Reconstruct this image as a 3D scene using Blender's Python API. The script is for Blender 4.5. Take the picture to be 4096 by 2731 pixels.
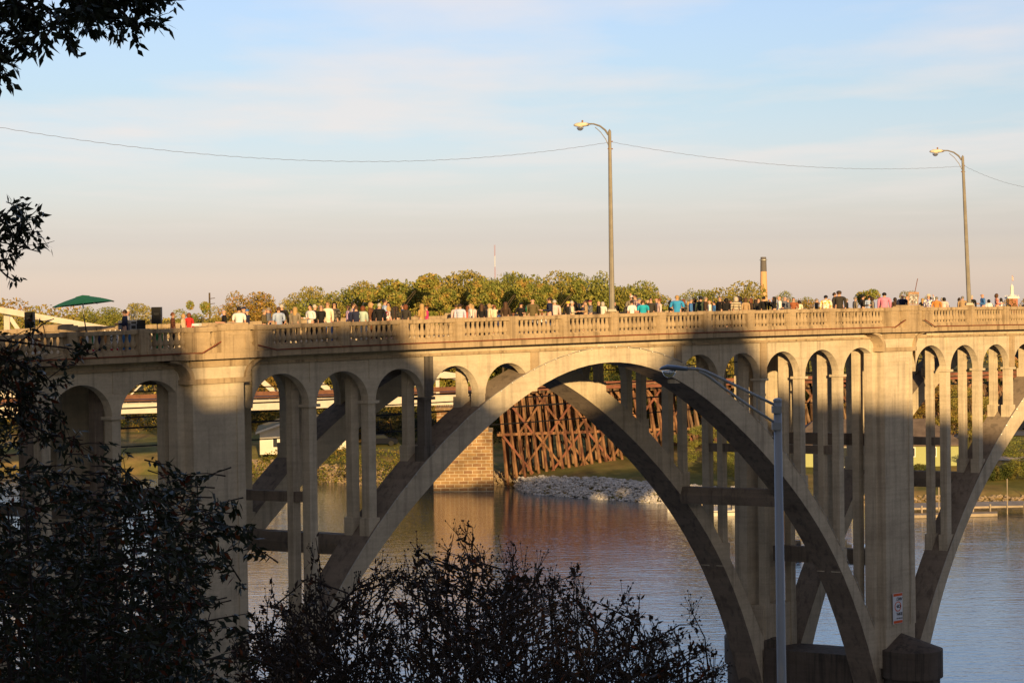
import bpy, bmesh, math, random
import numpy as np
from mathutils import Vector, Matrix
random.seed(7); RNG = np.random.default_rng(11)
SC = bpy.context.scene
COL = SC.collection
for o in list(bpy.data.objects): bpy.data.objects.remove(o, do_unlink=True)

# ------------------------------------------------------------------ camera
FPX, PITCH, ROLL, CX, CY, CAMZ = 7788.6, .01612, .01226, 2048.0, 1365.5, 20.1
cp, sp, cr, sr = math.cos(PITCH), math.sin(PITCH), math.cos(ROLL), math.sin(ROLL)
cam_d = bpy.data.cameras.new('camera'); cam = bpy.data.objects.new('camera', cam_d); COL.objects.link(cam)
cam_d.sensor_width = 36; cam_d.lens = FPX / 4096 * 36; cam_d.clip_start = .5; cam_d.clip_end = 6000
fwd = Vector((0, cp, -sp)); right = Vector((1, 0, 0)); up = Vector((0, sp, cp))
R_ = right * cr - up * sr; U_ = up * cr + right * sr
M = Matrix((R_, U_, -fwd)).transposed().to_4x4(); M.translation = Vector((0, 0, CAMZ)); cam.matrix_world = M
SC.camera = cam
def PX(x, y, D):
    """world point seen at photo pixel (4096 wide) at ground distance D"""
    dx, dy = x - CX, y - CY
    a = (dx * cr - dy * sr) / FPX; b = (dx * sr + dy * cr) / FPX
    Z = cp - b * sp; Y = b * cp + sp
    return Vector((a / Z * D, D, CAMZ - Y / Z * D))

def GP(x, y, z=0.0):
    """world point where the line of sight through photo pixel (x, y) meets height z"""
    p = PX(x, y, 1.0); D = (z - CAMZ) / (p[2] - CAMZ); return Vector((p[0] * D, D, z))

# ------------------------------------------------------------------ light
SUN_AZ, SUN_EL = math.radians(11.0), math.radians(9.8)      # to the right of straight behind the camera
sun_from = Vector((math.sin(SUN_AZ) * math.cos(SUN_EL), -math.cos(SUN_AZ) * math.cos(SUN_EL), math.sin(SUN_EL)))
sd = bpy.data.lights.new('sun', 'SUN'); so = bpy.data.objects.new('sun', sd); COL.objects.link(so)
sd.energy = 5.0; sd.angle = math.radians(.55); sd.color = (1.0, .67, .30)
so.rotation_euler = (-sun_from).to_track_quat('-Z', 'Y').to_euler(); so.location = (0, -40, 60)
W = bpy.data.worlds.new('World'); SC.world = W; W.use_nodes = True
nt = W.node_tree; N = nt.nodes; L = nt.links; N.clear()
wo = N.new('ShaderNodeOutputWorld'); bg = N.new('ShaderNodeBackground'); sk = N.new('ShaderNodeTexSky')
sk.sky_type = 'NISHITA'; sk.sun_disc = False; sk.sun_elevation = SUN_EL
sk.sun_rotation = math.atan2(sun_from.x, sun_from.y); sk.air_density = 1.2; sk.dust_density = 1.6; sk.ozone_density = 1.4
bg.inputs['Strength'].default_value = .113
tc = N.new('ShaderNodeTexCoord'); sep = N.new('ShaderNodeSeparateXYZ'); L.new(tc.outputs['Generated'], sep.inputs[0])
def ramp(nodes, stops):
    r = nodes.new('ShaderNodeValToRGB'); e = r.color_ramp.elements
    while len(e) < len(stops): e.new(.5)
    for i, (p, c) in enumerate(stops): e[i].position = p; e[i].color = (*c, 1) if len(c) == 3 else c
    return r
def mix(nt, bt, fac, a, b):
    m = nt.nodes.new('ShaderNodeMix'); m.data_type = 'RGBA'; m.blend_type = bt
    for s, v in ((0, fac), (6, a), (7, b)):
        if hasattr(v, 'type') and hasattr(v, 'links'): nt.links.new(v, m.inputs[s])
        elif s == 0: m.inputs[0].default_value = v
        else: m.inputs[s].default_value = (*v, 1)
    return m.outputs[2]
# twilight tint of the sky away from the sun: warm belt on the horizon, pale blue above
tint = ramp(N, [(p, tuple(c / 6 for c in q)) for p, q in [(0.0, (3.2, 3.1, 5.4)), (.01, (2.35, 2.35, 4.2)), (.023, (1.55, 1.62, 3.05)), (.036, (1.19, 1.24, 2.35)), (.046, (1.12, 1.15, 2.05)),
     (.067, (1.04, 1.08, 1.78)), (.108, (.93, 1.0, 1.48)), (.159, (.97, 1.0, 1.44)), (.3, (1.0, 1.22, 1.8)), (.6, (1, 1.2, 1.7)), (1, (1, 1.1, 1.5))]])
L.new(sep.outputs[2], tint.inputs[0])
sc6 = N.new('ShaderNodeVectorMath'); sc6.operation = 'SCALE'; sc6.inputs['Scale'].default_value = 6; L.new(tint.outputs[0], sc6.inputs[0])
ym = N.new('ShaderNodeMapRange'); ym.inputs[1].default_value = -.3; ym.inputs[2].default_value = .4; L.new(sep.outputs[1], ym.inputs[0])
tsel = mix(nt, 'MIX', ym.outputs[0], (.30, .33, .45), sc6.outputs[0])
sky1 = mix(nt, 'MULTIPLY', 1.0, sk.outputs[0], tsel)
# thin high cloud, drawn on a flat layer so that it flattens towards the horizon
dv = N.new('ShaderNodeMath'); dv.operation = 'MAXIMUM'; dv.inputs[1].default_value = .02; L.new(sep.outputs[2], dv.inputs[0])
vd = N.new('ShaderNodeVectorMath'); vd.operation = 'DIVIDE'; L.new(tc.outputs['Generated'], vd.inputs[0])
cmb = N.new('ShaderNodeCombineXYZ'); 
for i in range(3): L.new(dv.outputs[0], cmb.inputs[i])
L.new(cmb.outputs[0], vd.inputs[1])
mp = N.new('ShaderNodeMapping'); mp.inputs['Scale'].default_value = (.55, .33, .0); mp.inputs['Location'].default_value = (3.7, 1.3, 0)
L.new(vd.outputs[0], mp.inputs[0])
no = N.new('ShaderNodeTexNoise'); no.inputs['Scale'].default_value = 1.0; no.inputs['Detail'].default_value = 7; no.inputs['Roughness'].default_value = .52
L.new(mp.outputs[0], no.inputs[0])
cr_ = ramp(N, [(.46, (0, 0, 0)), (.66, (1, 1, 1))]); L.new(no.outputs['Fac'], cr_.inputs[0])
mk = N.new('ShaderNodeMapRange'); mk.inputs[1].default_value = .035; mk.inputs[2].default_value = .09; L.new(sep.outputs[2], mk.inputs[0])
cm = N.new('ShaderNodeMath'); cm.operation = 'MULTIPLY'; L.new(cr_.outputs[0], cm.inputs[0]); L.new(mk.outputs[0], cm.inputs[1])
cm2 = N.new('ShaderNodeMath'); cm2.operation = 'MULTIPLY'; cm2.inputs[1].default_value = .6; L.new(cm.outputs[0], cm2.inputs[0])
CLOUD = mix(nt, 'MIX', cm2.outputs[0], sky1, (5.9, 5.15, 4.75))
L.new(CLOUD, bg.inputs[0]); L.new(bg.outputs[0], wo.inputs[0])
SC.view_settings.view_transform = 'Standard'; SC.view_settings.look = 'None'; SC.view_settings.gamma = 1
SC.view_settings.exposure = .5
SC.render.engine = 'CYCLES'

# ------------------------------------------------------------------ materials
def mat(name, base, rough=.85, spec=.3, metal=0.0, noise=None, bump=None, coat=0, emit=None, trans=0, alt=None):
    """noise=(scale, amount, stretch xyz); alt=(colour, scale, lo, hi) second colour in patches"""
    m = bpy.data.materials.new(name); m.use_nodes = True; t = m.node_tree; b = t.nodes['Principled BSDF']
    b.inputs['Roughness'].default_value = rough; b.inputs['Metallic'].default_value = metal
    b.inputs['Specular IOR Level'].default_value = spec; b.inputs['Base Color'].default_value = (*base, 1)
    b.inputs['Transmission Weight'].default_value = trans; b.inputs['Coat Weight'].default_value = coat
    if emit: b.inputs['Emission Color'].default_value = (*emit[:3], 1); b.inputs['Emission Strength'].default_value = emit[3]
    g = t.nodes.new('ShaderNodeNewGeometry'); col = None
    def tex(scale, st=(1, 1, 1), det=4, ro=.6):
        mp = t.nodes.new('ShaderNodeMapping'); mp.inputs['Scale'].default_value = [scale * s for s in st]
        t.links.new(g.outputs['Position'], mp.inputs[0])
        n = t.nodes.new('ShaderNodeTexNoise'); n.inputs['Scale'].default_value = 1; n.inputs['Detail'].default_value = det
        n.inputs['Roughness'].default_value = ro; t.links.new(mp.outputs[0], n.inputs[0]); return n.outputs['Fac']
    col = base
    if alt:
        r = ramp(t.nodes, [(alt[2], (0, 0, 0)), (alt[3], (1, 1, 1))]); t.links.new(tex(alt[1], alt[4] if len(alt) > 4 else (1, 1, 1)), r.inputs[0])
        col = mix(t, 'MIX', r.outputs[0], base, alt[0])
    if noise:
        a = noise[1]; r = ramp(t.nodes, [(.3, (1 - a,) * 3), (.7, (1 + a * .6,) * 3)])
        t.links.new(tex(noise[0], noise[2] if len(noise) > 2 else (1, 1, 1)), r.inputs[0])
        col = mix(t, 'MULTIPLY', 1.0, col, r.outputs[0])
    if not isinstance(col, tuple): t.links.new(col, b.inputs['Base Color'])
    if bump:
        bn = t.nodes.new('ShaderNodeBump'); bn.inputs['Strength'].default_value = bump[1]; bn.inputs['Distance'].default_value = bump[2]
        t.links.new(tex(bump[0], bump[3] if len(bump) > 3 else (1, 1, 1)), bn.inputs['Height']); t.links.new(bn.outputs[0], b.inputs['Normal'])
    return m
def concrete(name, base, stain, amount=1.0, board=0.0):
    m = bpy.data.materials.new(name); m.use_nodes = True; t = m.node_tree; b = t.nodes['Principled BSDF']
    b.inputs['Roughness'].default_value = .9; b.inputs['Specular IOR Level'].default_value = .2
    g = t.nodes.new('ShaderNodeNewGeometry')
    def tex(st, det=5, ro=.62):
        mp = t.nodes.new('ShaderNodeMapping'); mp.inputs['Scale'].default_value = st; t.links.new(g.outputs['Position'], mp.inputs[0])
        n = t.nodes.new('ShaderNodeTexNoise'); n.inputs['Scale'].default_value = 1; n.inputs['Detail'].default_value = det
        n.inputs['Roughness'].default_value = ro; t.links.new(mp.outputs[0], n.inputs[0]); return n.outputs['Fac']
    r1 = ramp(t.nodes, [(.30, (.82, .80, .78)), (.60, (1.05, 1.04, 1.02))]); t.links.new(tex((.7, .7, .9)), r1.inputs[0])
    c = mix(t, 'MULTIPLY', 1.0, base, r1.outputs[0])
    r2 = ramp(t.nodes, [(.50, (0, 0, 0)), (.66, (1, 1, 1))]); t.links.new(tex((3.6, 3.6, .16)), r2.inputs[0])   # vertical run-off streaks
    mm = t.nodes.new('ShaderNodeMath'); mm.operation = 'MULTIPLY'; mm.inputs[1].default_value = .75 * amount; t.links.new(r2.outputs[0], mm.inputs[0])
    c = mix(t, 'MIX', mm.outputs[0], c, stain)
    r3 = ramp(t.nodes, [(.35, (.92, .92, .92)), (.65, (1.05, 1.05, 1.05))]); t.links.new(tex((9, 9, 9), 6, .7), r3.inputs[0])
    c = mix(t, 'MULTIPLY', 1.0, c, r3.outputs[0])
    r4 = ramp(t.nodes, [(.38, (.88, .88, .88)), (.56, (1.03, 1.03, 1.03))]); t.links.new(tex((.35, .35, 5.2), 3), r4.inputs[0])  # formwork boards
    c = mix(t, 'MULTIPLY', .7, c, r4.outputs[0])
    t.links.new(c, b.inputs['Base Color'])
    bn = t.nodes.new('ShaderNodeBump'); bn.inputs['Strength'].default_value = .5; bn.inputs['Distance'].default_value = .02
    t.links.new(tex((5, 5, 9), 6, .7), bn.inputs['Height']); t.links.new(bn.outputs[0], b.inputs['Normal'])
    return m
MC = concrete('concrete', (.555, .475, .355), (.22, .18, .14), .6)
MR = concrete('rail_concrete', (.42, .32, .205), (.13, .09, .055), .9)
MS = concrete('stained_shaded_concrete', (.15, .13, .11), (.05, .045, .04), 1.0)  # real stain on column and pilaster, painted shade under the ledge
MWC = concrete('weathered_shaded_concrete', (.25, .20, .155), (.09, .075, .06), .8)  # weathered rib tops; painted shade on rib undersides and the left span
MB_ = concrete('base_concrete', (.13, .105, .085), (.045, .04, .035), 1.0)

# ------------------------------------------------------------------ object helpers
def tag(o, label=None, cat=None, group=None, kind=None):
    if label: o['label'] = label
    if cat: o['category'] = cat
    if group: o['group'] = group
    if kind: o['kind'] = kind
    return o
def empty(name, loc, label=None, cat=None, group=None, rz=0, kind=None):
    o = bpy.data.objects.new(name, None); COL.objects.link(o); o.location = loc; o.rotation_euler = (0, 0, rz); o.empty_display_size = .3
    return tag(o, label, cat, group, kind)
class MB:
    def __init__(s): s.v = []; s.f = []; s.mi = []
    def add(s, vs, fs, mi=0):
        n = len(s.v); s.v += [tuple(p) for p in vs]; s.f += [tuple(i + n for i in f) for f in fs]; s.mi += [mi] * len(fs)
    def box(s, a, b, xf=None, su=1, mi=0):
        """axis box between corners a and b, cut into su slices along its first axis"""
        (x0, y0, z0), (x1, y1, z1) = a, b
        vs = []; fs = []
        for i in range(su + 1):
            x = x0 + (x1 - x0) * i / su
            vs += [(x, y0, z0), (x, y1, z0), (x, y1, z1), (x, y0, z1)]
        for i in range(su):
            k = 4 * i
            for j in range(4): fs.append((k + j, k + 4 + j, k + 4 + (j + 1) % 4, k + (j + 1) % 4))
        fs.append((0, 1, 2, 3)); k = 4 * su; fs.append((k + 3, k + 2, k + 1, k))
        if xf: vs = [xf(*p) for p in vs]
        s.add(vs, fs, mi)
    def hexa(s, c8, mi=0):   # 8 corners: bottom 4, top 4
        s.add(c8, [(3, 2, 1, 0), (4, 5, 6, 7), (0, 1, 5, 4), (1, 2, 6, 5), (2, 3, 7, 6), (3, 0, 4, 7)], mi)
    def tube(s, pts, rad, n=6, mi=0, caps=True):
        pts = [Vector(p) for p in pts]; rad = rad if isinstance(rad, (list, tuple)) else [rad] * len(pts)
        vs = []; fs = []; ref = Vector((0, 0, 1))
        for i, p in enumerate(pts):
            d = (pts[min(i + 1, len(pts) - 1)] - pts[max(i - 1, 0)])
            d = d.normalized() if d.length > 1e-9 else Vector((0, 0, 1))
            if i == 0:
                a = d.cross(ref); a = a.normalized() if a.length > .05 else d.cross(Vector((1, 0, 0))).normalized()
            else:
                a = (a - d * a.dot(d)); a = a.normalized() if a.length > 1e-6 else d.orthogonal().normalized()
            b = d.cross(a)
            for k in range(n):
                t = 2 * math.pi * k / n; vs.append(p + (a * math.cos(t) + b * math.sin(t)) * rad[i])
        for i in range(len(pts) - 1):
            for k in range(n):
                q = i * n + k; r = i * n + (k + 1) % n; fs.append((q, r, r + n, q + n))
        if caps:
            fs.append(tuple(range(n))[::-1]); fs.append(tuple(range((len(pts) - 1) * n, len(pts) * n)))
        s.add(vs, fs, mi)
    def lathe(s, prof, c=(0, 0, 0), n=10, mi=0, xf=None):
        """prof: (radius, z) list"""
        vs = []; fs = []
        for r, z in prof:
            for k in range(n):
                t = 2 * math.pi * k / n; p = (c[0] + r * math.cos(t), c[1] + r * math.sin(t), c[2] + z); vs.append(xf(*p) if xf else p)
        for i in range(len(prof) - 1):
            for k in range(n):
                q = i * n + k; r = i * n + (k + 1) % n; fs.append((q, r, r + n, q + n))
        fs.append(tuple(range(n))[::-1]); fs.append(tuple(range((len(prof) - 1) * n, len(prof) * n)))
        s.add(vs, fs, mi)
    def build(s, name, m, parent=None, origin=None, smooth=False, label=None, link=True):
        me = bpy.data.meshes.new(name)
        off = parent.location if (parent is not None and origin is None) else (Vector(origin) if origin is not None else Vector((0, 0, 0)))
        if parent is not None and parent.parent is not None and origin is None: off = parent.parent.location + parent.location
        me.from_pydata([(p[0] - off[0], p[1] - off[1], p[2] - off[2]) for p in s.v], [], s.f)
        for mm in (m if isinstance(m, (list, tuple)) else [m]): me.materials.append(mm)
        if isinstance(m, (list, tuple)): me.polygons.foreach_set('material_index', s.mi)
        if smooth: me.polygons.foreach_set('use_smooth', [True] * len(me.polygons))
        me.update()
        o = bpy.data.objects.new(name, me)
        if link: COL.objects.link(o)
        if parent is not None: o.parent = parent
        elif origin is not None: o.location = origin
        if label: o['label'] = label
        return o
def copy_thing(root, loc=None, rz=None, label=None, group=None):
    r = root.copy(); COL.objects.link(r)
    if loc is not None: r.location = loc
    if rz is not None: r.rotation_euler = (0, 0, rz)
    if label: r['label'] = label
    if group: r['group'] = group
    for ch in list(root.children):
        c = ch.copy(); COL.objects.link(c); c.parent = r
        for g in list(ch.children):
            d = g.copy(); COL.objects.link(d); d.parent = c
    return r
# ------------------------------------------------------------------ concrete arch bridge
# u runs along the bridge, v across it (away from the camera), z is measured from the top of the rail
TH, PHI, X0, Z0, D0, G_, C_, KP = .58994, 1.09151, -11.69783, 77.10187, .51025, .01956, -.00025, .00248
def BR(u, v, z):
    return (X0 + math.cos(TH) * u - math.sin(TH) * KP * u * u / 2 - math.sin(PHI) * v,
            Z0 + math.sin(TH) * u + math.cos(TH) * KP * u * u / 2 + math.cos(PHI) * v,
            CAMZ - D0 + G_ * u + C_ * u * u + z)
def br_px(x, y, v):
    """bridge (u, z) on plane v seen at photo pixel"""
    u, z = 15.0, -1.0
    def pj(u, z):
        X, Y, Zw = BR(u, v, z); Yd = CAMZ - Zw
        Zc = Y * cp + Yd * sp; Yc = Yd * cp - Y * sp; a = FPX * X / Zc; b = FPX * Yc / Zc
        return CX + a * cr + b * sr, CY - a * sr + b * cr
    for _ in range(30):
        a = pj(u, z); du = pj(u + .001, z); dz = pj(u, z + .001)
        j = np.array([[du[0] - a[0], dz[0] - a[0]], [du[1] - a[1], dz[1] - a[1]]]) / .001
        s = np.linalg.solve(j, np.array([x - a[0], y - a[1]])); u += s[0]; z += s[1]
    return u, z
WID = 7.4
PIERS = [-39.25, -.05, 39.15, 78.35]; SPANC = 19.6
ext_t = [0, 2, 3.8, 6, 7.5, 9.1, 10.4, 12, 14.5, 15.9, 17, 17.7, 18.3]; ext_z = [-1.57, -1.7, -2.1, -3.1, -4.1, -5.2, -6.4, -8.0, -11.1, -13.4, -15.4, -16.6, -17.9]
int_t = [0, 1.5, 3, 4.1, 5.8, 7.3, 8.9, 10.5, 12.6, 14, 15.1, 16.2, 17.04, 17.5]; int_z = [-2.25, -2.35, -2.75, -3.1, -3.95, -5.1, -6.4, -7.7, -9.8, -11.5, -13.2, -15.3, -17.25, -18.4]
pe = np.polyfit(np.array(ext_t) ** 2, ext_z, 4); pi_ = np.polyfit(np.array(int_t) ** 2, int_z, 4)
def EXT(t): return float(np.polyval(pe, t * t))
def INT(t): return float(np.polyval(pi_, t * t))
bridge = empty('concrete_bridge', BR(SPANC, WID / 2, -19.6), 'long pale concrete open arch bridge with balustrade rails crossing the river', 'bridge')
def bpart(mb, name, m, label=None, smooth=False, parent=None): return mb.build(name, m, parent or bridge, smooth=smooth, label=label)
US, UE = -22.0, 66.0
NS = 62
d = MB(); d.box((US, -.02, -1.5), (UE, WID + .02, -1.05), BR, NS)
bpart(d, 'deck', MC)
d = MB()
for v0, v1 in ((-.33, 1.0), (WID - 1.0, WID + .33)): d.box((US, v0, -1.048), (UE, v1, -.9), BR, NS)
bpart(d, 'sidewalk', MC)
for s_ in (0, 1):
    d = MB()
    V = (lambda v: v) if s_ == 0 else (lambda v: WID - v)
    def bx(u0, v0, z0, u1, v1, z1, su=1): 
        a, b = sorted((V(v0), V(v1))); d.box((u0, a, z0), (u1, b, z1), BR, su)
    bx(US, -.66, -1.24, UE, -.335, -1.0, NS)          # ledge
    bx(US, -.14, -1.57, UE, .29, -1.461, NS)        # cornice moulding
    bpart(d, 'ledge', MR)
    d = MB(); bx(US, .16, -1.46, UE, .3, -1.245, NS); bpart(d, 'recess', MS)  # dark colour carries the shade below the overhanging ledge
# fascia walls with arched openings between the columns
def columns_of(c):      # column positions belonging to the span centred on c
    return [c + s * t for s in (-1, 1) for t in (15.35, 12.55, 9.78, 7.0)]
HW = .175
def fascia_bay(d, u0, u1, v0, v1, crown_dz=0.0):
    n = 18; um = (u0 + u1) / 2; R = (u1 - u0) / 2; zs = -3.32
    top = -1.57; vs = []; fs = []
    for i in range(n + 1):
        t = math.pi * i / n; u = um - R * math.cos(t); z = zs + min(R * 1.06, 1.33) * math.sin(t)
        vs += [BR(u, v0, z), BR(u, v1, z), BR(u, v0, top), BR(u, v1, top)]
    for i in range(n):
        k = 4 * i; fs += [(k, k + 4, k + 6, k + 2), (k + 1, k + 3, k + 7, k + 5), (k, k + 1, k + 5, k + 4)]
    d.add(vs, fs)
for s_ in (0, 1):
    v0, v1 = ((-.02, .33) if s_ == 0 else (WID - .33, WID + .02))
    for ci, c in enumerate((SPANC - 39.2, SPANC, SPANC + 39.2)):
        cs = sorted(columns_of(c)); d = MB()
        for side in (-1, 1):
            g = [u for u in cs if (u - c) * side > 0]; g = sorted(g, key=lambda q: abs(q - c)); g = [c + side * 4.2] + g + [c + side * 18.08]
            for a, b in zip(g[:-1], g[1:]):
                lo, hi = sorted((a, b)); w0 = HW; 
                last = abs(abs(b - c) - 18.08) < .01
                l_ = lo + (0 if (last and side < 0) else HW); h_ = hi - (0 if (last and side > 0) else HW)
                if h_ < US or l_ > UE: continue
                fascia_bay(d, l_, h_, v0, v1)
            for u in g[:-1]:
                if US < u < UE: d.box((u - HW, v0, -3.32), (u + HW, v1, -1.57), BR)
        if US < c < UE + 5: d.box((c - 4.01, v0 + .01, -3.2), (c + 4.01, v1, -1.57), BR, 6) if False else None
        # solid crown spandrel between the two inner pilasters follows the rib
        n = 16; vs = []; fs = []
        for i in range(n + 1):
            u = c - 4.01 + 8.02 * i / n; z = EXT(u - c) - .12
            vs += [BR(u, v0, z), BR(u, v1, z), BR(u, v0, -1.57), BR(u, v1, -1.57)]
        for i in range(n):
            k = 4 * i; fs += [(k, k + 4, k + 6, k + 2), (k + 1, k + 3, k + 7, k + 5)]
        if US < c < UE: d.add(vs, fs)
        if d.v: bpart(d, 'fascia', MC)
# pilaster strips on the near fascia
for c in (SPANC - 39.2, SPANC, SPANC + 39.2):
    for u in columns_of(c) + [c - 4.2, c + 4.2]:
        if not (-12 < u < 56): continue
        d = MB(); main = abs(abs(u - c) - 4.2) < .01; mid = abs(abs(u - c) - 9.78) < .01
        w = .2 if (main or mid) else .15
        if main: d.box((u - w, -.09, EXT(u - c) - .75), (u + w, -.025, -1.575), BR)
        elif mid: d.box((u - w, -.09, -3.28), (u + w, -.025, -1.575), BR)
        else: d.box((u - w, -.05, -2.42), (u + w, -.025, -1.575), BR)
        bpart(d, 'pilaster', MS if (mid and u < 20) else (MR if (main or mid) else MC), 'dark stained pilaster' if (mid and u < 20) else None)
# arch ribs
def rib(c, v0, v1, t0, t1):
    d = MB(); n = 60; vs = []; fs = []
    for i in range(n + 1):
        t = t0 + (t1 - t0) * i / n; u = c + t
        # normal thickness: pair extrados and intrados points at slightly different u
        ti = t * .965
        ze, zi = EXT(t), INT(ti); ui = c + ti
        vs += [BR(u, v0, ze), BR(ui, v0, zi), BR(ui, v1, zi), BR(u, v1, ze)]
    for i in range(n):
        k = 4 * i
        for j in range(4): fs.append((k + j, k + (j + 1) % 4, k + 4 + (j + 1) % 4, k + 4 + j))
    fs += [(0, 1, 2, 3), (4 * n + 3, 4 * n + 2, 4 * n + 1, 4 * n)]
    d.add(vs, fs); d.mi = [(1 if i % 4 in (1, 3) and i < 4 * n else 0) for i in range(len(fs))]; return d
for c in (SPANC - 39.2, SPANC, SPANC + 39.2):
    for v0, v1 in ((-.12, 1.18), (WID - 1.18, WID + .12)):
        t0, t1 = -18.95, 18.95
        if c < 0: t0 = 0
        if c > 50: t1 = 6
        bpart(rib(c, v0, v1, t0, t1), 'arch_rib', [MC, MWC])  # second slot: weathered top, underside with shade put into its colour
# columns: two under each edge of the deck, standing on the rib
VROW = [(0.0, .36), (.84, 1.12), (WID - 1.12, WID - .84), (WID - .36, WID)]
for c in (SPANC - 39.2, SPANC, SPANC + 39.2):
    for u in columns_of(c):
        if not (-14 < u < 56): continue
        t = u - c; tall = EXT(t)
        mid = abs(abs(t) - 9.78) < .01
        for r, (v0, v1) in enumerate(VROW):
            ztop = -3.3 if r in (0, 3) else -2.12
            ze = EXT(abs(t) - .3 if abs(t) > .3 else t)
            zlow = EXT(abs(t) + .35) - .1
            if ztop < ze: continue
            d = MB(); d.box((u - HW, v0, zlow), (u + HW, v1, ztop), BR)
            ped = EXT(abs(t) + .0) + (.42 if abs(t) > 8 else .3)
            if ped < ztop - .2: d.box((u - HW - .09, v0 - .05, zlow - .1), (u + HW + .09, v1 + .05, ped), BR)
            dark = (mid and u < 20 and r == 0)
            if r == 0 and ze < -3.6:
                d.box((u - HW - .1, v0 - .1, -3.42), (u + HW + .1, v1 + .06, -3.3), BR)
            bpart(d, 'column', MS if dark else (MWC if (c < 0 and r > 0) else MC), 'dark stained column' if dark else None)  # inner columns of the left span get their shade as darker colour
        # transverse frame
        d = MB()
        d.box((u - .16, .331, -2.15), (u + .16, WID - .331, -1.5), BR)
        for a, b in ((.36, .82), (WID - .82, WID - .36)):
            n = 8; vs = []; fs = []; m_ = (a + b) / 2; R = (b - a) / 2
            for i in range(n + 1):
                tt = math.pi * i / n; v = m_ - R * math.cos(tt); z = -2.85 + R * 1.1 * math.sin(tt)
                vs += [BR(u - .155, v, z), BR(u + .155, v, z), BR(u - .155, v, -2.14), BR(u + .155, v, -2.14)]
            for i in range(n):
                k = 4 * i; fs += [(k, k + 2, k + 6, k + 4), (k + 1, k + 5, k + 7, k + 3), (k, k + 4, k + 5, k + 1)]
            d.add(vs, fs)
        bpart(d, 'cross_beam', MWC if c < 0 else MC)  # left span beams darkened in colour for lack of light
        if abs(abs(t) - 15.35) < .01:
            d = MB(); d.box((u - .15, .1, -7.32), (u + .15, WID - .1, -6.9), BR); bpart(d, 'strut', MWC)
        if abs(abs(t) - 12.55) < .01:
            d = MB(); vs = []; z0 = EXT(12.6) - .25
            prof = [(-.3, z0), (.3, z0), (.42, z0 - .3), (.3, z0 - .85), (-.3, z0 - .85), (-.42, z0 - .4)]
            for v in (1.1, WID - 1.1): vs += [BR(u + a, v, b) for a, b in prof]
            k = len(prof); d.add(vs, [(i, (i + 1) % k, k + (i + 1) % k, k + i) for i in range(k)]); bpart(d, 'strut', MWC)
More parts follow.
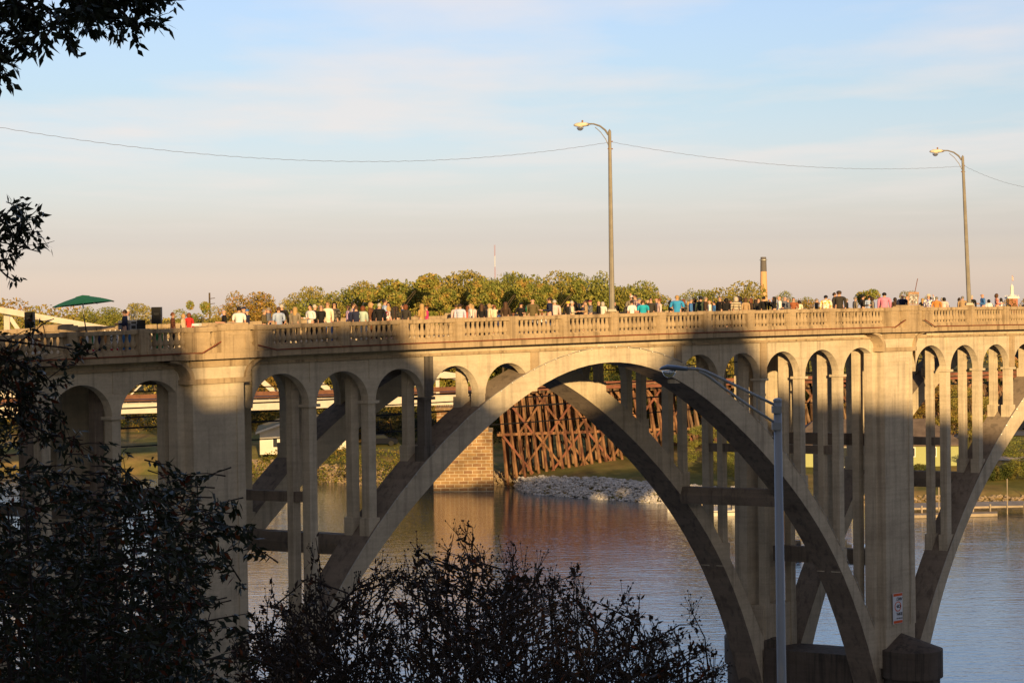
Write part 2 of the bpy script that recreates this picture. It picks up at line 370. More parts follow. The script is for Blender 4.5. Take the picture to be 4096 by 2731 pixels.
# piers
for pi, P0 in enumerate(PIERS):
    P = P0
    if not (-5 < P < 50): continue
    for s_ in (0, 1):
        V = (lambda v: v) if s_ == 0 else (lambda v: WID - v)
        d = MB()
        P = P0 - (.55 if P0 > 20 else .35) * (1 if s_ == 0 else .3); P = P
        def bx(u0, v0, z0, u1, v1, z1, su=1):
            a, b = sorted((V(v0), V(v1))); d.box((P + u0, a, z0), (P + u1, b, z1), BR, su)
        def taper(u0, v0, u1, v1, z0, z1, g):      # g: how much wider at the bottom
            a, b = V(v0), V(v1); sg = 1 if s_ == 0 else -1
            c8 = [BR(P + u0 - g, a - g * sg, z0), BR(P + u1 + g, a - g * sg, z0), BR(P + u1 + g, b, z0), BR(P + u0 - g, b, z0),
                  BR(P + u0, a, z1), BR(P + u1, a, z1), BR(P + u1, b, z1), BR(P + u0, b, z1)]
            d.hexa(c8)
        taper(-1.38, -.06, 1.38, .36, -18.4, -1.5, .06)
        for q_ in (-1.0, 1.0): bx(q_ - .18, .82, -18.2, q_ + .18, 1.16, -2.1)
        bx(-1.3, .36, -18.4, 1.3, 1.1, -15.6)
        taper(-1.08, -.46, 1.08, 0, -18.4, -2.2, .06)
        # raised margins round the recessed panel
        for a, b in ((-1.10, -.80), (.80, 1.10)): taper(a, -.51, b, -.3, -16.3, -2.75, .05)
        taper(-1.10, -.51, 1.10, -.3, -2.75, -2.2, .0)
        # flared head carrying the outer bay of the balustrade
        n = 10; prof = [(1.1, -2.02)]
        for i in range(n + 1):
            t = math.pi / 2 * i / n; prof.append((1.1 + .9 * (1 - math.cos(t)), -2.0 + .74 * math.sin(t)))
        vs = []; fs = []; k = len(prof)
        for v in (-.52, .0):
            vs += [BR(P + a, V(v), b) for a, b in prof] + [BR(P - a, V(v), b) for a, b in reversed(prof)]
        k2 = 2 * k; fs = [tuple(range(k2)), tuple(range(k2, 2 * k2))[::-1]] + [(i, i + k2, (i + 1) % k2 + k2, (i + 1) % k2) for i in range(k2)]
        d.add(vs, fs)
        pr = bpart(d, 'pier', MC); d = MB()
        bx(-1.32, -.62, -2.22, 1.32, -.02, -2.02)
        # ribs on the flare edges
        for sg in (-1, 1):
            vs = []; fs = []
            for a, b in prof:
                vs += [BR(P + sg * (a - .0), V(-.62), b), BR(P + sg * (a + .16), V(-.62), b - .05), BR(P + sg * (a + .16), V(-.02), b - .05), BR(P + sg * (a - .02), V(-.02), b)]
            for i in range(k - 1):
                q = 4 * i
                for j in range(4): fs.append((q + j, q + 4 + j, q + 4 + (j + 1) % 4, q + (j + 1) % 4))
            d.add(vs, fs)
        bx(-1.95 + (P0 - P) * .4, -1.0, -1.25, 1.95 + (P0 - P) * .4, -.6, -1.0); bx(-1.25, -.60, -1.56, 1.25, -.1, -1.26)
        bpart(d, 'pier_capital', MR, parent=pr)
        if P > 0 or True:
            b_ = MB(); nn = 20; no_ = -1.0 if s_ == 0 else -.3; nv_ = -1.05 if s_ == 0 else -.35
            # half-round nose of the pier base
            for (r, z0, z1) in ((1.60, -18.85, -17.45), (1.45, -21.5, -18.83)):
                vs = []; Cw = BR(P, V(nv_), 0)
                for z in (z0, z1):
                    zz_ = BR(P, V(nv_), z)[2]
                    for i in range(40): t = 2 * math.pi * i / 40; vs.append((Cw[0] + r * math.cos(t), Cw[1] + r * math.sin(t), zz_))
                b_.add(vs, [tuple(range(40)), tuple(range(40, 80))[::-1]] + [(i, (i + 1) % 40, 40 + (i + 1) % 40, 40 + i) for i in range(40)])
                continue
                for z in (z0, z1):
                    rr = r
                    for i in range(nn + 1):
                        t = math.pi * i / nn; vs.append(BR(P + rr * math.cos(t), V(no_ - rr * math.sin(t)), z))
                    vs += [BR(P - rr, V(WID / 2 + .001), z), BR(P + rr, V(WID / 2 + .001), z)] if False else [BR(P - rr, V(1.4), z), BR(P + rr, V(1.4), z)]
                k = nn + 3
                b_.add(vs, [tuple(range(k)), tuple(range(k, 2 * k))[::-1]] + [(i, (i + 1) % k, k + (i + 1) % k, k + i) for i in range(k)])
            ap = BR(P, V(-.56), -16.7); Cw = BR(P, V(nv_), -17.452); vs = [ap] + [(Cw[0] + 1.58 * math.cos(2 * math.pi * i / 40), Cw[1] + 1.58 * math.sin(2 * math.pi * i / 40), Cw[2]) for i in range(40)]
            b_.add(vs, [(0, 1 + (i + 1) % 40, 1 + i) for i in range(40)]); vs = []
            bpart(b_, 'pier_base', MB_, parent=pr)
    P = P0 - .35
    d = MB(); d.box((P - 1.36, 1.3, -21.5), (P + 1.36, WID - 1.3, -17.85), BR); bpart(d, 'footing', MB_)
    for w_, z0, z1 in ((.25, -7.1, -6.5), (.3, -13.3, -12.5), (.25, -2.3, -1.5)):
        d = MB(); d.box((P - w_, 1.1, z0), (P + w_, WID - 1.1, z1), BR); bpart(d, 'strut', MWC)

# balustrade
POSTU = [19.35 + 2.83 * k for k in range(-5, 6)] + [44.55, 47.6, 50.6, 53.6, 56.5, 59.4] + [-3.6, -6.45, -9.3, -12.2, -15.1]
bal_prof = [(.06, 0), (.06, .05), (.048, .07), (.062, .10), (.098, .16), (.103, .21), (.09, .28), (.064, .36), (.05, .44), (.046, .50), (.06, .53), (.05, .55), (.065, .58), (.065, .62)]
def lathe_br(d, u, v, zb, m=0):
    n = 8; vs = []; fs = []
    for r, z in bal_prof:
        for k in range(n):
            t = 2 * math.pi * k / n; vs.append(BR(u + r * math.cos(t), v + r * math.sin(t), zb + z))
    for i in range(len(bal_prof) - 1):
        for k in range(n):
            q = i * n + k; r = i * n + (k + 1) % n; fs.append((q, r, r + n, q + n))
    d.add(vs, fs)
    d.box((u - .075, v - .075, zb - .05), (u + .075, v + .075, zb + .012), BR)
bal_near = []; far_b = MB(); rest = MB()
for s_ in (0, 1):
    V = (lambda v: v) if s_ == 0 else (lambda v: WID - v)
    cap = MB(); base = MB(); posts = []
    def bx(d, u0, v0, z0, u1, v1, z1, su=1):
        a, b = sorted((V(v0), V(v1))); d.box((u0, a, z0), (u1, b, z1), BR, su)
    edges = sorted(POSTU + [-1.95 + .0, 1.95 - .1, 39.15 - 1.95, 39.15 + 1.95])
    zones = []
    allp = sorted(POSTU)
    segs = []
    stops = sorted([(u, 'p') for u in POSTU] + [(-.05, 'z'), (39.15, 'z')])
    for (a, ta), (b, tb) in zip(stops[:-1], stops[1:]):
        lo = a + (.21 if ta == 'p' else 1.72); hi = b - (.21 if tb == 'p' else 1.72)
        segs.append((lo, hi))
    for lo, hi in segs:
        cap = MB(); base = MB()
        bx(cap, lo - .23, -.62, -.155, hi + .23, -.32, 0, 3); bx(base, lo, -.6, -1.0, hi, -.34, -.83, 2)
        bx(base, lo, -.57, -.83, hi, -.37, -.79, 2)
        n = max(2, round((hi - lo) / .242)); st = (hi - lo) / n
        for i in range(n):
            u = lo + st * (i + .5)
            if s_ == 0: bal_near.append((u, V(-.47), -.775))
            else: lathe_br(far_b, u, V(-.47), -.775)
        bpart(cap, 'handrail', MR); bpart(base, 'rail_base', MR)
    for u in POSTU:
        p = MB(); bx(p, u - .2, -.645, -1.0, u + .2, -.3, -.12); bx(p, u - .24, -.66, -.135, u + .24, -.28, .025)
        bx(p, u - .17, -.67, -.95, u - .11, -.64, -.2); bx(p, u + .11, -.67, -.95, u + .17, -.64, -.2); bx(p, u - .11, -.67, -.3, u + .11, -.64, -.2)
        if abs(u - 19.35) < .05 or abs(u - 44.55) < .05:
            bx(p, u - .19, -.63, .02, u + .19, -.3, .12)
        bpart(p, 'rail_post', MR)
    # projecting bay over each pier
    for P in (-.05, 39.15):
        p = MB()
        for a, b in ((-1.72, -.98), (.98, 1.72)):
            bx(p, P + a, -.86, -1.0, P + b, -.4, -.15); bx(p, P + a - .05, -.92, -.17, P + b + .05, -.36, .02)
            for e0, e1, z0, z1 in ((a + .06, a + .16, -.95, -.2), (b - .16, b - .06, -.95, -.2), (a + .16, b - .16, -.3, -.2), (a + .16, b - .16, -.95, -.86)): bx(p, P + e0, -.885, z0, P + e1, -.855, z1)
        bx(p, P - .62, -1.0, -1.0, P + .62, -.4, -.12); bx(p, P - .68, -1.06, -.14, P + .68, -.34, .08); bx(p, P - .55, -.98, .08, P + .55, -.42, .14)
        for e0, e1, z0, z1 in ((-.5, -.38, -.9, -.22), (.38, .5, -.9, -.22), (-.38, .38, -.32, -.22)): bx(p, P + e0, -1.03, z0, P + e1, -.995, z1)
        for a, b in ((-1.05, -.6), (.6, 1.05)):
            bx(p, P + a, -.86, -.16, P + b, -.5, 0); bx(p, P + a, -.84, -1.0, P + b, -.52, -.8)
        bpart(p, 'balcony_block', MR)
        for u in (P - .92, P - .72, P + .72, P + .92):
            if s_ == 0: bal_near.append((u, V(-.68), -.78))
            else: lathe_br(far_b, u, V(-.68), -.78)
# the hundred balusters that show largest are parts, the others one part
order = sorted([b for b in bal_near if -9.4 < b[0] < 56], key=lambda b: b[0])
front = order[:100]
proto = None; tagged = set(front)
d = MB(); lathe_br(d, front[0][0], front[0][1], front[0][2]); proto = bpart(d, 'baluster', MR, smooth=False)
b0 = Vector(BR(*front[0]))
for b in front[1:]:
    o = proto.copy(); COL.objects.link(o); o.location = Vector(BR(*b)) - b0; o.parent = bridge
for b in bal_near:
    if b not in tagged: lathe_br(rest, *b)
o = bpart(rest, 'baluster_run', MR, 'near balusters from the middle of the bridge to its right end'); o['kind'] = 'stuff'
o = bpart(far_b, 'far_baluster_run', MR, 'balusters of the far rail'); o['kind'] = 'stuff'
# rusty conduit along the ledge
MRU = mat('rusty_pipe', (.20, .055, .025), .8, noise=(6, .4))
for a, b in ((-16, -.75), (.85, 38.4), (39.9, 60)):
    pts = []; 
    n = int((b - a) / .8)
    for i in range(n + 1):
        u = a + (b - a) * i / n; v = -.70; z = -.985
        P = -.05 if u < 20 else 39.15
        if abs(u - P) < 2.1: v = -1.06
        if abs(u - P) < 1.3: z += .42 * ((1.3 - abs(u - P)) / .6) ** 1.6
        pts.append(BR(u, v, z))
    d = MB(); d.tube(pts, .028, 6); bpart(d, 'conduit', MRU)
# ------------------------------------------------------------------ ground, river, banks
wl_px = [(-200, 1892), (1000, 1900), (1270, 1920), (1450, 1937), (1700, 1930), (1990, 1938), (2060, 1950), (2100, 1970), (2243, 1984), (2435, 1996), (2660, 2013), (2955, 2020), (3970, 2015), (4400, 2010)]
wl = [GP(x, y) for x, y in wl_px]
WLX = [-900] + [p[0] for p in wl] + [900]; WLY = [255] + [p[1] for p in wl] + [190]
def wline(X): return float(np.interp(X, WLX, WLY))
def ground_z(X, Y):
    if Y < 100:
        return float(np.interp(Y, [-400, -60, 3, 12, 22, 38, 56, 64, 100], [27, 22, 18.4, 12.5, 9.0, 5.0, 1.2, -1.5, -4]))
    w = wline(X); t = Y - w
    if t < -8: return -4
    if t < 0: return t * .5
    side = np.interp(X, [-30, 0, 10, 40], [0, 0, 1, 1])
    left = float(np.interp(X, [-60, -14, -7, 60], [1, 1, 0, 0])); r = 1.0 * min(1, t / 3.5) + left * 1.5 * min(1, t / 9)
    slope = .05 + .045 * side
    g = r + slope * max(0, min(t - 3.5, 38)) + max(0, min(t - 60, 900)) * .004
    return float(g + .12 * math.sin(X * .31 + Y * .17) * min(1, t / 10))
xs = np.unique(np.concatenate([np.linspace(-3500, -120, 14), np.arange(-120, 120, 1.5), np.linspace(120, 3500, 14)]))
ys = np.unique(np.concatenate([np.linspace(-1500, -60, 8), np.arange(-60, 184, 6), np.arange(184, 290, 1.2), np.arange(290, 420, 12), np.array([500, 700, 1000, 1600, 2600, 4500])]))
vs = [(x, y, ground_z(x, y)) for y in ys for x in xs]; nx = len(xs)
fs = [(j * nx + i, j * nx + i + 1, (j + 1) * nx + i + 1, (j + 1) * nx + i) for j in range(len(ys) - 1) for i in range(nx - 1)]
MG = mat('grass_ground', (.15, .14, .04), .95, .1, noise=(.35, .35), alt=((.28, .19, .07), .12, .45, .62), bump=(3, .6, .08))
g_ = MB(); g_.add(vs, fs); tag(g_.build('ground', MG, smooth=True), kind='structure')
# river
mw = bpy.data.materials.new('river_water'); mw.use_nodes = True; t = mw.node_tree; b = t.nodes['Principled BSDF']
b.inputs['Base Color'].default_value = (.02, .045, .065, 1); b.inputs['Roughness'].default_value = .04; b.inputs['IOR'].default_value = 2.8
b.inputs['Specular IOR Level'].default_value = .5
g = t.nodes.new('ShaderNodeNewGeometry')
hs = None
for (sx, sy, amp) in ((.55, 1.5, 1.0), (2.1, 5.2, .42), (.05, .16, 1.8)):
    mp = t.nodes.new('ShaderNodeMapping'); mp.inputs['Scale'].default_value = (sx, sy, 1); t.links.new(g.outputs['Position'], mp.inputs[0])
    n = t.nodes.new('ShaderNodeTexNoise'); n.inputs['Scale'].default_value = 1; n.inputs['Detail'].default_value = 3; n.inputs['Distortion'].default_value = .4
    t.links.new(mp.outputs[0], n.inputs[0])
    mu = t.nodes.new('ShaderNodeMath'); mu.operation = 'MULTIPLY'; mu.inputs[1].default_value = amp; t.links.new(n.outputs['Fac'], mu.inputs[0])
    if hs is None: hs = mu.outputs[0]
    else:
        ad = t.nodes.new('ShaderNodeMath'); ad.operation = 'ADD'; t.links.new(hs, ad.inputs[0]); t.links.new(mu.outputs[0], ad.inputs[1]); hs = ad.outputs[0]
bn = t.nodes.new('ShaderNodeBump'); bn.inputs['Strength'].default_value = 1.0; bn.inputs['Distance'].default_value = .028
t.links.new(hs, bn.inputs['Height']); t.links.new(bn.outputs[0], b.inputs['Normal'])
w_ = MB(); w_.add([(-900, 40, 0), (900, 40, 0), (900, 262, 0), (-900, 262, 0)], [(0, 1, 2, 3)]); tag(w_.build('river_water', mw), kind='structure')
# riprap and bank rocks
MRK = mat('bank_rock', (.56, .52, .47), .9, .2, noise=(1.6, .45))
MRK2 = mat('bank_rock_warm', (.33, .25, .16), .9, .2, noise=(1.6, .45))
def rock(d, c, r):
    bmv = [(1, 0, 0), (-1, 0, 0), (0, 1, 0), (0, -1, 0), (0, 0, .75), (0, 0, -.75), (.62, .62, .5), (-.62, .62, .45), (.62, -.62, .5), (-.62, -.62, .45)]
    a = RNG.uniform(0, 6.28); ca, sa = math.cos(a), math.sin(a); q = RNG.uniform(.7, 1.3, (10, 3)); vs = []
    for (x, y, z), k in zip(bmv, q):
        x *= k[0] * r; y *= k[1] * r; z *= k[2] * r; vs.append((c[0] + x * ca - y * sa, c[1] + x * sa + y * ca, c[2] + z))
    d.add(vs, [(0, 6, 4, 8), (1, 9, 4, 7), (2, 7, 4, 6), (3, 8, 4, 9), (0, 2, 6), (2, 1, 7), (1, 3, 9), (3, 0, 8), (0, 5, 2), (2, 5, 1), (1, 5, 3), (3, 5, 0)])
d = MB(); xa, xb = GP(2060, 1960)[0], GP(2990, 2015)[0]
for i in range(4600):
    X = RNG.uniform(xa, xb); w = wline(X); k = RNG.uniform(-.5, 1); wd = np.interp(X, [xa, xa + 3, xa + 9, xb], [2.5, 7, 7.5, 5]); Y = w + k * wd * (1 if k > 0 else .8)
    rock(d, (X, Y, ground_z(X, Y) + RNG.uniform(-.02, .22)), RNG.uniform(.09, .27))
tag(d.build('riprap', MRK), kind='stuff')
d = MB()
for i in range(1500):
    X = RNG.uniform(GP(850, 1900)[0], GP(2040, 1930)[0]); Y = wline(X) + RNG.uniform(-.8, 3.2); rock(d, (X, Y, ground_z(X, Y) + RNG.uniform(0, .3)), RNG.uniform(.15, .5))
for i in range(500):
    X = RNG.uniform(GP(3000, 2010)[0], GP(4200, 2010)[0]); Y = wline(X) + RNG.uniform(-.4, 2); rock(d, (X, Y, ground_z(X, Y) + .05), RNG.uniform(.12, .32))
tag(d.build('bank_rocks', MRK2), kind='stuff')

# ------------------------------------------------------------------ foliage tools
def leaf_cloud(P, size, aspect=.7, droop=None, fold=False):
    """diamond leaves centred on P (N,3); returns verts (4N,3), faces (N,4)"""
    n = len(P); a = RNG.normal(size=(n, 3))
    if droop is not None: a = a * .55 + np.array(droop)
    a /= np.linalg.norm(a, axis=1)[:, None]; b = np.cross(a, RNG.normal(size=(n, 3))); b /= np.linalg.norm(b, axis=1)[:, None] + 1e-9
    s = np.asarray(size).reshape(-1, 1) * np.ones((n, 1)); V = np.stack([P - a * s, P + b * s * aspect - a * s * .15, P + a * s, P - b * s * aspect - a * s * .15], 1).reshape(-1, 3)
    return V, np.arange(4 * n).reshape(-1, 4)
def np_mesh(name, V, F, mats, mi=None):
    me = bpy.data.meshes.new(name); n = len(V); k = F.shape[1]
    me.vertices.add(n); me.vertices.foreach_set('co', np.ascontiguousarray(V, dtype=np.float32).ravel())
    me.loops.add(F.size); me.loops.foreach_set('vertex_index', F.astype(np.int32).ravel())
    me.polygons.add(len(F)); me.polygons.foreach_set('loop_start', np.arange(0, F.size, k, dtype=np.int32)); me.polygons.foreach_set('loop_total', np.full(len(F), k, dtype=np.int32))
    for m in mats: me.materials.append(m)
    if mi is not None: me.polygons.foreach_set('material_index', mi.astype(np.int32))
    me.update(calc_edges=True); return me
def leaf_mat(name, c1, c2, c3, trans=.25, sc=.9, rough=.7):
    m = bpy.data.materials.new(name); m.use_nodes = True; t = m.node_tree; b = t.nodes['Principled BSDF']; b.inputs['Roughness'].default_value = rough
    b.inputs['Specular IOR Level'].default_value = .2
    g = t.nodes.new('ShaderNodeNewGeometry'); oi = t.nodes.new('ShaderNodeObjectInfo')
    n = t.nodes.new('ShaderNodeTexNoise'); n.inputs['Scale'].default_value = sc; n.inputs['Detail'].default_value = 2; t.links.new(g.outputs['Position'], n.inputs[0])
    r = ramp(t.nodes, [(.36, c1), (.5, c2), (.66, c3)]); t.links.new(n.outputs['Fac'], r.inputs[0])
    r2 = ramp(t.nodes, [(0, (.7, .7, .7)), (1, (1.2, 1.2, 1.2))]); t.links.new(g.outputs['Random Per Island'], r2.inputs[0])
    c = mix(t, 'MULTIPLY', 1.0, r.outputs[0], r2.outputs[0]); t.links.new(c, b.inputs['Base Color'])
    tr = t.nodes.new('ShaderNodeBsdfTranslucent'); t.links.new(c, tr.inputs[0]); ms = t.nodes.new('ShaderNodeMixShader'); ms.inputs[0].default_value = trans
    t.links.new(b.outputs[0], ms.inputs[1]); t.links.new(tr.outputs[0], ms.inputs[2]); t.links.new(ms.outputs[0], t.nodes['Material Output'].inputs[0]); return m
ML_olive = leaf_mat('olive_foliage', (.21, .20, .045), (.33, .28, .06), (.44, .32, .08))
ML_green = leaf_mat('green_foliage', (.15, .175, .04), (.25, .26, .055), (.37, .32, .07))
ML_pine = leaf_mat('pine_foliage', (.18, .21, .045), (.30, .29, .06), (.46, .30, .08))
ML_gold = leaf_mat('autumn_foliage', (.26, .20, .045), (.36, .25, .055), (.42, .21, .055))
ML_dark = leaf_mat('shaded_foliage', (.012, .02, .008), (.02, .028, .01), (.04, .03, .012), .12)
MBK = mat('bark', (.10, .075, .05), .95, .1, noise=(2, .4))
def crown_points(n, lobes, shell=.55):
    """points in a union of ellipsoid lobes, denser near their skins"""
    w = np.array([l[3] * l[4] for l in lobes]); w = w / w.sum(); idx = RNG.choice(len(lobes), n, p=w)
    u = RNG.normal(size=(n, 3)); u /= np.linalg.norm(u, axis=1)[:, None]; r = shell + (1.05 - shell) * RNG.random(n) ** .6
    Lb = np.array(lobes, float); return Lb[idx, :3] + u * r[:, None] * Lb[idx][:, [3, 3, 4]]
def tree_proto(kind, seed, n):
    """crown and trunk meshes of a tree one unit tall and about one unit wide"""
    rg = random.Random(seed); lobes = []
    if kind == 'pine':
        for i in range(26):
            z = rg.uniform(.25, .95); w = .40 * math.sqrt(max(.05, 1 - (abs(z - .5) / .52) ** 2.4)); a = rg.uniform(0, 6.28); r = w * math.sqrt(rg.random())
            lobes.append((r * math.cos(a), r * math.sin(a), z, rg.uniform(.06, .11), rg.uniform(.035, .06)))
        size = .0088
    elif kind == 'open':
        for i in range(22):
            z = rg.uniform(.3, .93); w = .44 * math.sqrt(max(.05, 1 - ((z - .55) / .55) ** 2)); a = rg.uniform(0, 6.28); r = w * math.sqrt(rg.random())
            lobes.append((r * math.cos(a), r * math.sin(a), z, rg.uniform(.07, .13), rg.uniform(.05, .09)))
        size = .0085
    else:
        for i in range(30):
            z = rg.uniform(.14, .92); w = .42 * (max(.04, 1 - (abs(z - .48) / .5) ** 2.6)) ** .5; a = rg.uniform(0, 6.28); r = w * math.sqrt(rg.random())
            lobes.append((r * math.cos(a), r * math.sin(a), z, rg.uniform(.09, .16), rg.uniform(.07, .12)))
        size = .0092
    P = crown_points(n, lobes); V, F = leaf_cloud(P, RNG.uniform(.6, 1.4, n) * size * (1.15 if kind == 'pine' else 1), .62)
    me = np_mesh('crown', V, F, [ML_olive])
    d = MB(); d.tube([(0, 0, -.02), (.01, 0, .25), (0, .01, .5), (.01, .0, .8)], [.016, .013, .009, .004], 7)
    for i in range(9):
        l = lobes[rg.randrange(len(lobes))]; z0 = max(.12, l[2] - rg.uniform(.1, .2)); d.tube([(0, 0, z0), (l[0] * .5, l[1] * .5, (z0 + l[2]) / 2 + .02), (l[0] * .75, l[1] * .75, l[2] - .02)], [.004, .003, .0015], 5)
    o = d.build('trunk', MBK, link=False); return me, o.data
PROTO = {'pine': [tree_proto('pine', 3, 15000), tree_proto('pine', 4, 15000)], 'oak': [tree_proto('oak', 5, 17000), tree_proto('oak', 6, 17000), tree_proto('oak', 8, 16000)], 'open': [tree_proto('open', 7, 9000), tree_proto('open', 9, 9500)]}
def tree(name, base, h, w, kind, m, label, rz=None, group=None, var=0, cat='tree'):
    e = empty(name, base, label, cat, group, rz if rz is not None else RNG.uniform(0, 6.28))
    cm, tm = PROTO[kind][var % len(PROTO[kind])]
    for nm, me in (('crown', cm), ('trunk', tm)):
        o = bpy.data.objects.new(nm, me); COL.objects.link(o); o.parent = e; o.scale = (w, w, h)
        if nm == 'crown': o.material_slots[0].link = 'OBJECT'; o.material_slots[0].material = m
    return e
def tree_px(name, x, ytop, half, D, kind, m, label, var=0, ybot=None, group='trees on the far bank'):
    D *= 1.12; top = PX(x, ytop, D); zb = ground_z(top[0], D) if ybot is None else PX(x, ybot, D)[2]
    w = half * 2 / FPX * D * 2.5
    return tree(name, (top[0], D, zb), (top[2] - zb) / .99, w, kind, m, label, var=var, group=group)
O, G, Pn, A = ML_olive, ML_green, ML_pine, ML_gold
TREES = [
 ('broadleaf_tree', 398, 1232, 62, 350, 'oak', G, 'low round green tree between the green umbrella and the man in the navy vest'),
 ('broadleaf_tree', 530, 1222, 40, 345, 'open', O, 'thin pale tree just left of the second black loudspeaker'),
 ('broadleaf_tree', 615, 1203, 62, 340, 'open', O, 'pale feathery tree rising behind the second black loudspeaker'),
 ('pine_tree', 806, 1185, 44, 290, 'pine', Pn, 'narrow light green pine beside the wooden utility pole'),
 ('broadleaf_tree', 742, 1232, 55, 300, 'oak', G, 'low dark green tree behind the two women with blond and red hair'),
 ('broadleaf_tree', 880, 1216, 40, 285, 'oak', O, 'small rounded tree just right of the wooden utility pole'),
 ('broadleaf_tree', 985, 1174, 75, 270, 'oak', A, 'broad golden tree above the man in a white shirt and maroon scarf'),
 ('broadleaf_tree', 1085, 1203, 50, 285, 'open', O, 'loose yellow green tree above the balding man in a brown blazer'),
 ('broadleaf_tree', 1130, 1236, 50, 300, 'oak', G, 'low tree behind the tall man in a black waistcoat'),
 ('broadleaf_tree', 1215, 1174, 62, 285, 'oak', O, 'shaggy olive tree above the woman with very long blond hair'),
 ('broadleaf_tree', 1325, 1134, 66, 275, 'open', O, 'tall loose crowned tree above the woman in a black cardigan'),
 ('broadleaf_tree', 1440, 1115, 80, 265, 'oak', O, 'tall olive tree above the women in sunglasses'),
 ('pine_tree', 1612, 1102, 120, 255, 'pine', Pn, 'big domed pine, the tallest left of the radio mast'),
 ('pine_tree', 1530, 1142, 80, 250, 'pine', Pn, 'lower pine standing in front of the big domed pine'),
 ('broadleaf_tree', 1745, 1122, 70, 262, 'oak', O, 'olive tree above the woman in the bright pink jacket'),
 ('broadleaf_tree', 1900, 1092, 110, 262, 'oak', O, 'wide spreading olive tree directly below the radio mast'),
 ('pine_tree', 1830, 1130, 90, 250, 'pine', Pn, 'broad pine in front of the wide olive tree below the radio mast'),
 ('broadleaf_tree', 2060, 1078, 95, 258, 'oak', G, 'dark green tree right of the radio mast with the highest top'),
 ('pine_tree', 2010, 1120, 90, 246, 'pine', Pn, 'pine above the woman in the dark brown poncho'),
 ('broadleaf_tree', 2160, 1080, 90, 262, 'oak', O, 'tall yellow green tree above the man in the olive blazer'),
 ('pine_tree', 2235, 1122, 80, 250, 'pine', Pn, 'pine above the large man in a navy vest'),
 ('broadleaf_tree', 2350, 1096, 88, 268, 'oak', G, 'rounded tree just left of the nearer bridge lamp pole'),
 ('broadleaf_tree', 2510, 1120, 88, 275, 'oak', G, 'rounded green tree just right of the nearer bridge lamp pole'),
 ('broadleaf_tree', 2432, 1140, 60, 266, 'oak', O, 'olive tree behind the nearer bridge lamp pole'),
 ('broadleaf_tree', 2605, 1147, 58, 280, 'oak', O, 'last tree of the tall belt, above the man in black with sunglasses'),
 ('broadleaf_tree', 2895, 1120, 120, 240, 'oak', O, 'broad round topped tree left of the smokestack'),
 ('broadleaf_tree', 3010, 1140, 62, 236, 'oak', O, 'shoulder of foliage at the foot of the smokestack'),
 ('broadleaf_tree', 2800, 1165, 55, 238, 'oak', G, 'small tree behind the crowd near the man in a brown leather jacket'),
 ('broadleaf_tree', 3115, 1174, 32, 300, 'open', O, 'thin tree just right of the smokestack'),
 ('broadleaf_tree', 3182, 1163, 46, 290, 'open', G, 'open green tree above the grey haired man in a slate vest'),
 ('broadleaf_tree', 3230, 1204, 55, 270, 'oak', A, 'low golden tree left of the man in a navy jacket and sunglasses'),
 ('pine_tree', 3400, 1139, 80, 250, 'pine', Pn, 'isolated pine behind the tall man in black'),
 ('broadleaf_tree', 3640, 1156, 48, 300, 'open', O, 'small thin tree behind the easel'),
 ('broadleaf_tree', 4085, 1165, 55, 240, 'open', A, 'golden tree partly hiding the church tower at the right edge')]
for i, (nm, x, yt, hf, D, k, m, lab) in enumerate(TREES): tree_px(nm, x, yt, hf, D, k, m, lab, var=i)
BANKT = [('street_tree', 2825, 1700, 52, 193, 'oak', G, 'small rounded tree on the lawn left of the grey street lamp', 1860), ('street_tree', 2965, 1790, 40, 184, 'oak', G, 'small green tree seen under the cross strut of the arch', 1925),
 ('street_tree', 3215, 1440, 62, 212, 'open', A, 'golden leaved tree seen between the tall columns left of the pier', 1760), ('street_tree', 3770, 1540, 75, 204, 'oak', A, 'yellow and orange tree just right of the pier', 1755),
 ('street_tree', 3880, 1540, 62, 200, 'oak', O, 'yellow green tree between the columns right of the pier', 1765), ('street_tree', 4100, 1745, 75, 184, 'oak', G, 'full green tree at the right edge above the dock', 1915),
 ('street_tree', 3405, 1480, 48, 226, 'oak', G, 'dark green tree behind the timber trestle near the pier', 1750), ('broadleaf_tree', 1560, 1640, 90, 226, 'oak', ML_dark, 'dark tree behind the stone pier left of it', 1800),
 ('broadleaf_tree', 1420, 1650, 80, 229, 'oak', A, 'brown leaved tree right of the white house', 1800)]
for i, (nm, x, yt, hf, D, k, m, lab, yb) in enumerate(BANKT): tree_px(nm, x, yt, hf, D, k, m, lab, var=i, ybot=yb, group=None)
# far-off woods that read as one mass, and the thicket behind the trestle
def wood(name, pts, m, n, size, seed=0):
    """pts: (x, ytop, D) outline; clumps from the ground to the outline"""
    pts = [(a, b, c * 1.12) for a, b, c in pts]; xs_ = [p[0] for p in pts]; P = []
    lob = []
    for i in range(n // 90):
        x = RNG.uniform(xs_[0], xs_[-1]); D = float(np.interp(x, xs_, [p[2] for p in pts])) + RNG.uniform(-6, 10); yt = float(np.interp(x, xs_, [p[1] for p in pts]))
        top = PX(x, yt, D); z0 = ground_z(top[0], D); r = RNG.uniform(1.2, 2.4) * D / 330
        z = z0 + (top[2] - r - z0) * (RNG.random() ** .8); lob.append((top[0], D, z, r * 1.25, r))
    Pt = crown_points(n, lob, .5); V, F = leaf_cloud(Pt, RNG.uniform(.6, 1.4, n) * size, .65)
    o = bpy.data.objects.new(name, np_mesh(name, V, F, [m])); COL.objects.link(o); return tag(o, kind='stuff')
wood('distant_wood', [(-150, 1192, 430), (37, 1190, 430), (75, 1186, 430), (100, 1198, 428), (145, 1222, 428), (224, 1200, 425), (265, 1204, 425), (350, 1240, 420), (480, 1244, 410), (700, 1246, 400), (980, 1240, 390), (1250, 1235, 380)], A, 30000, .34)
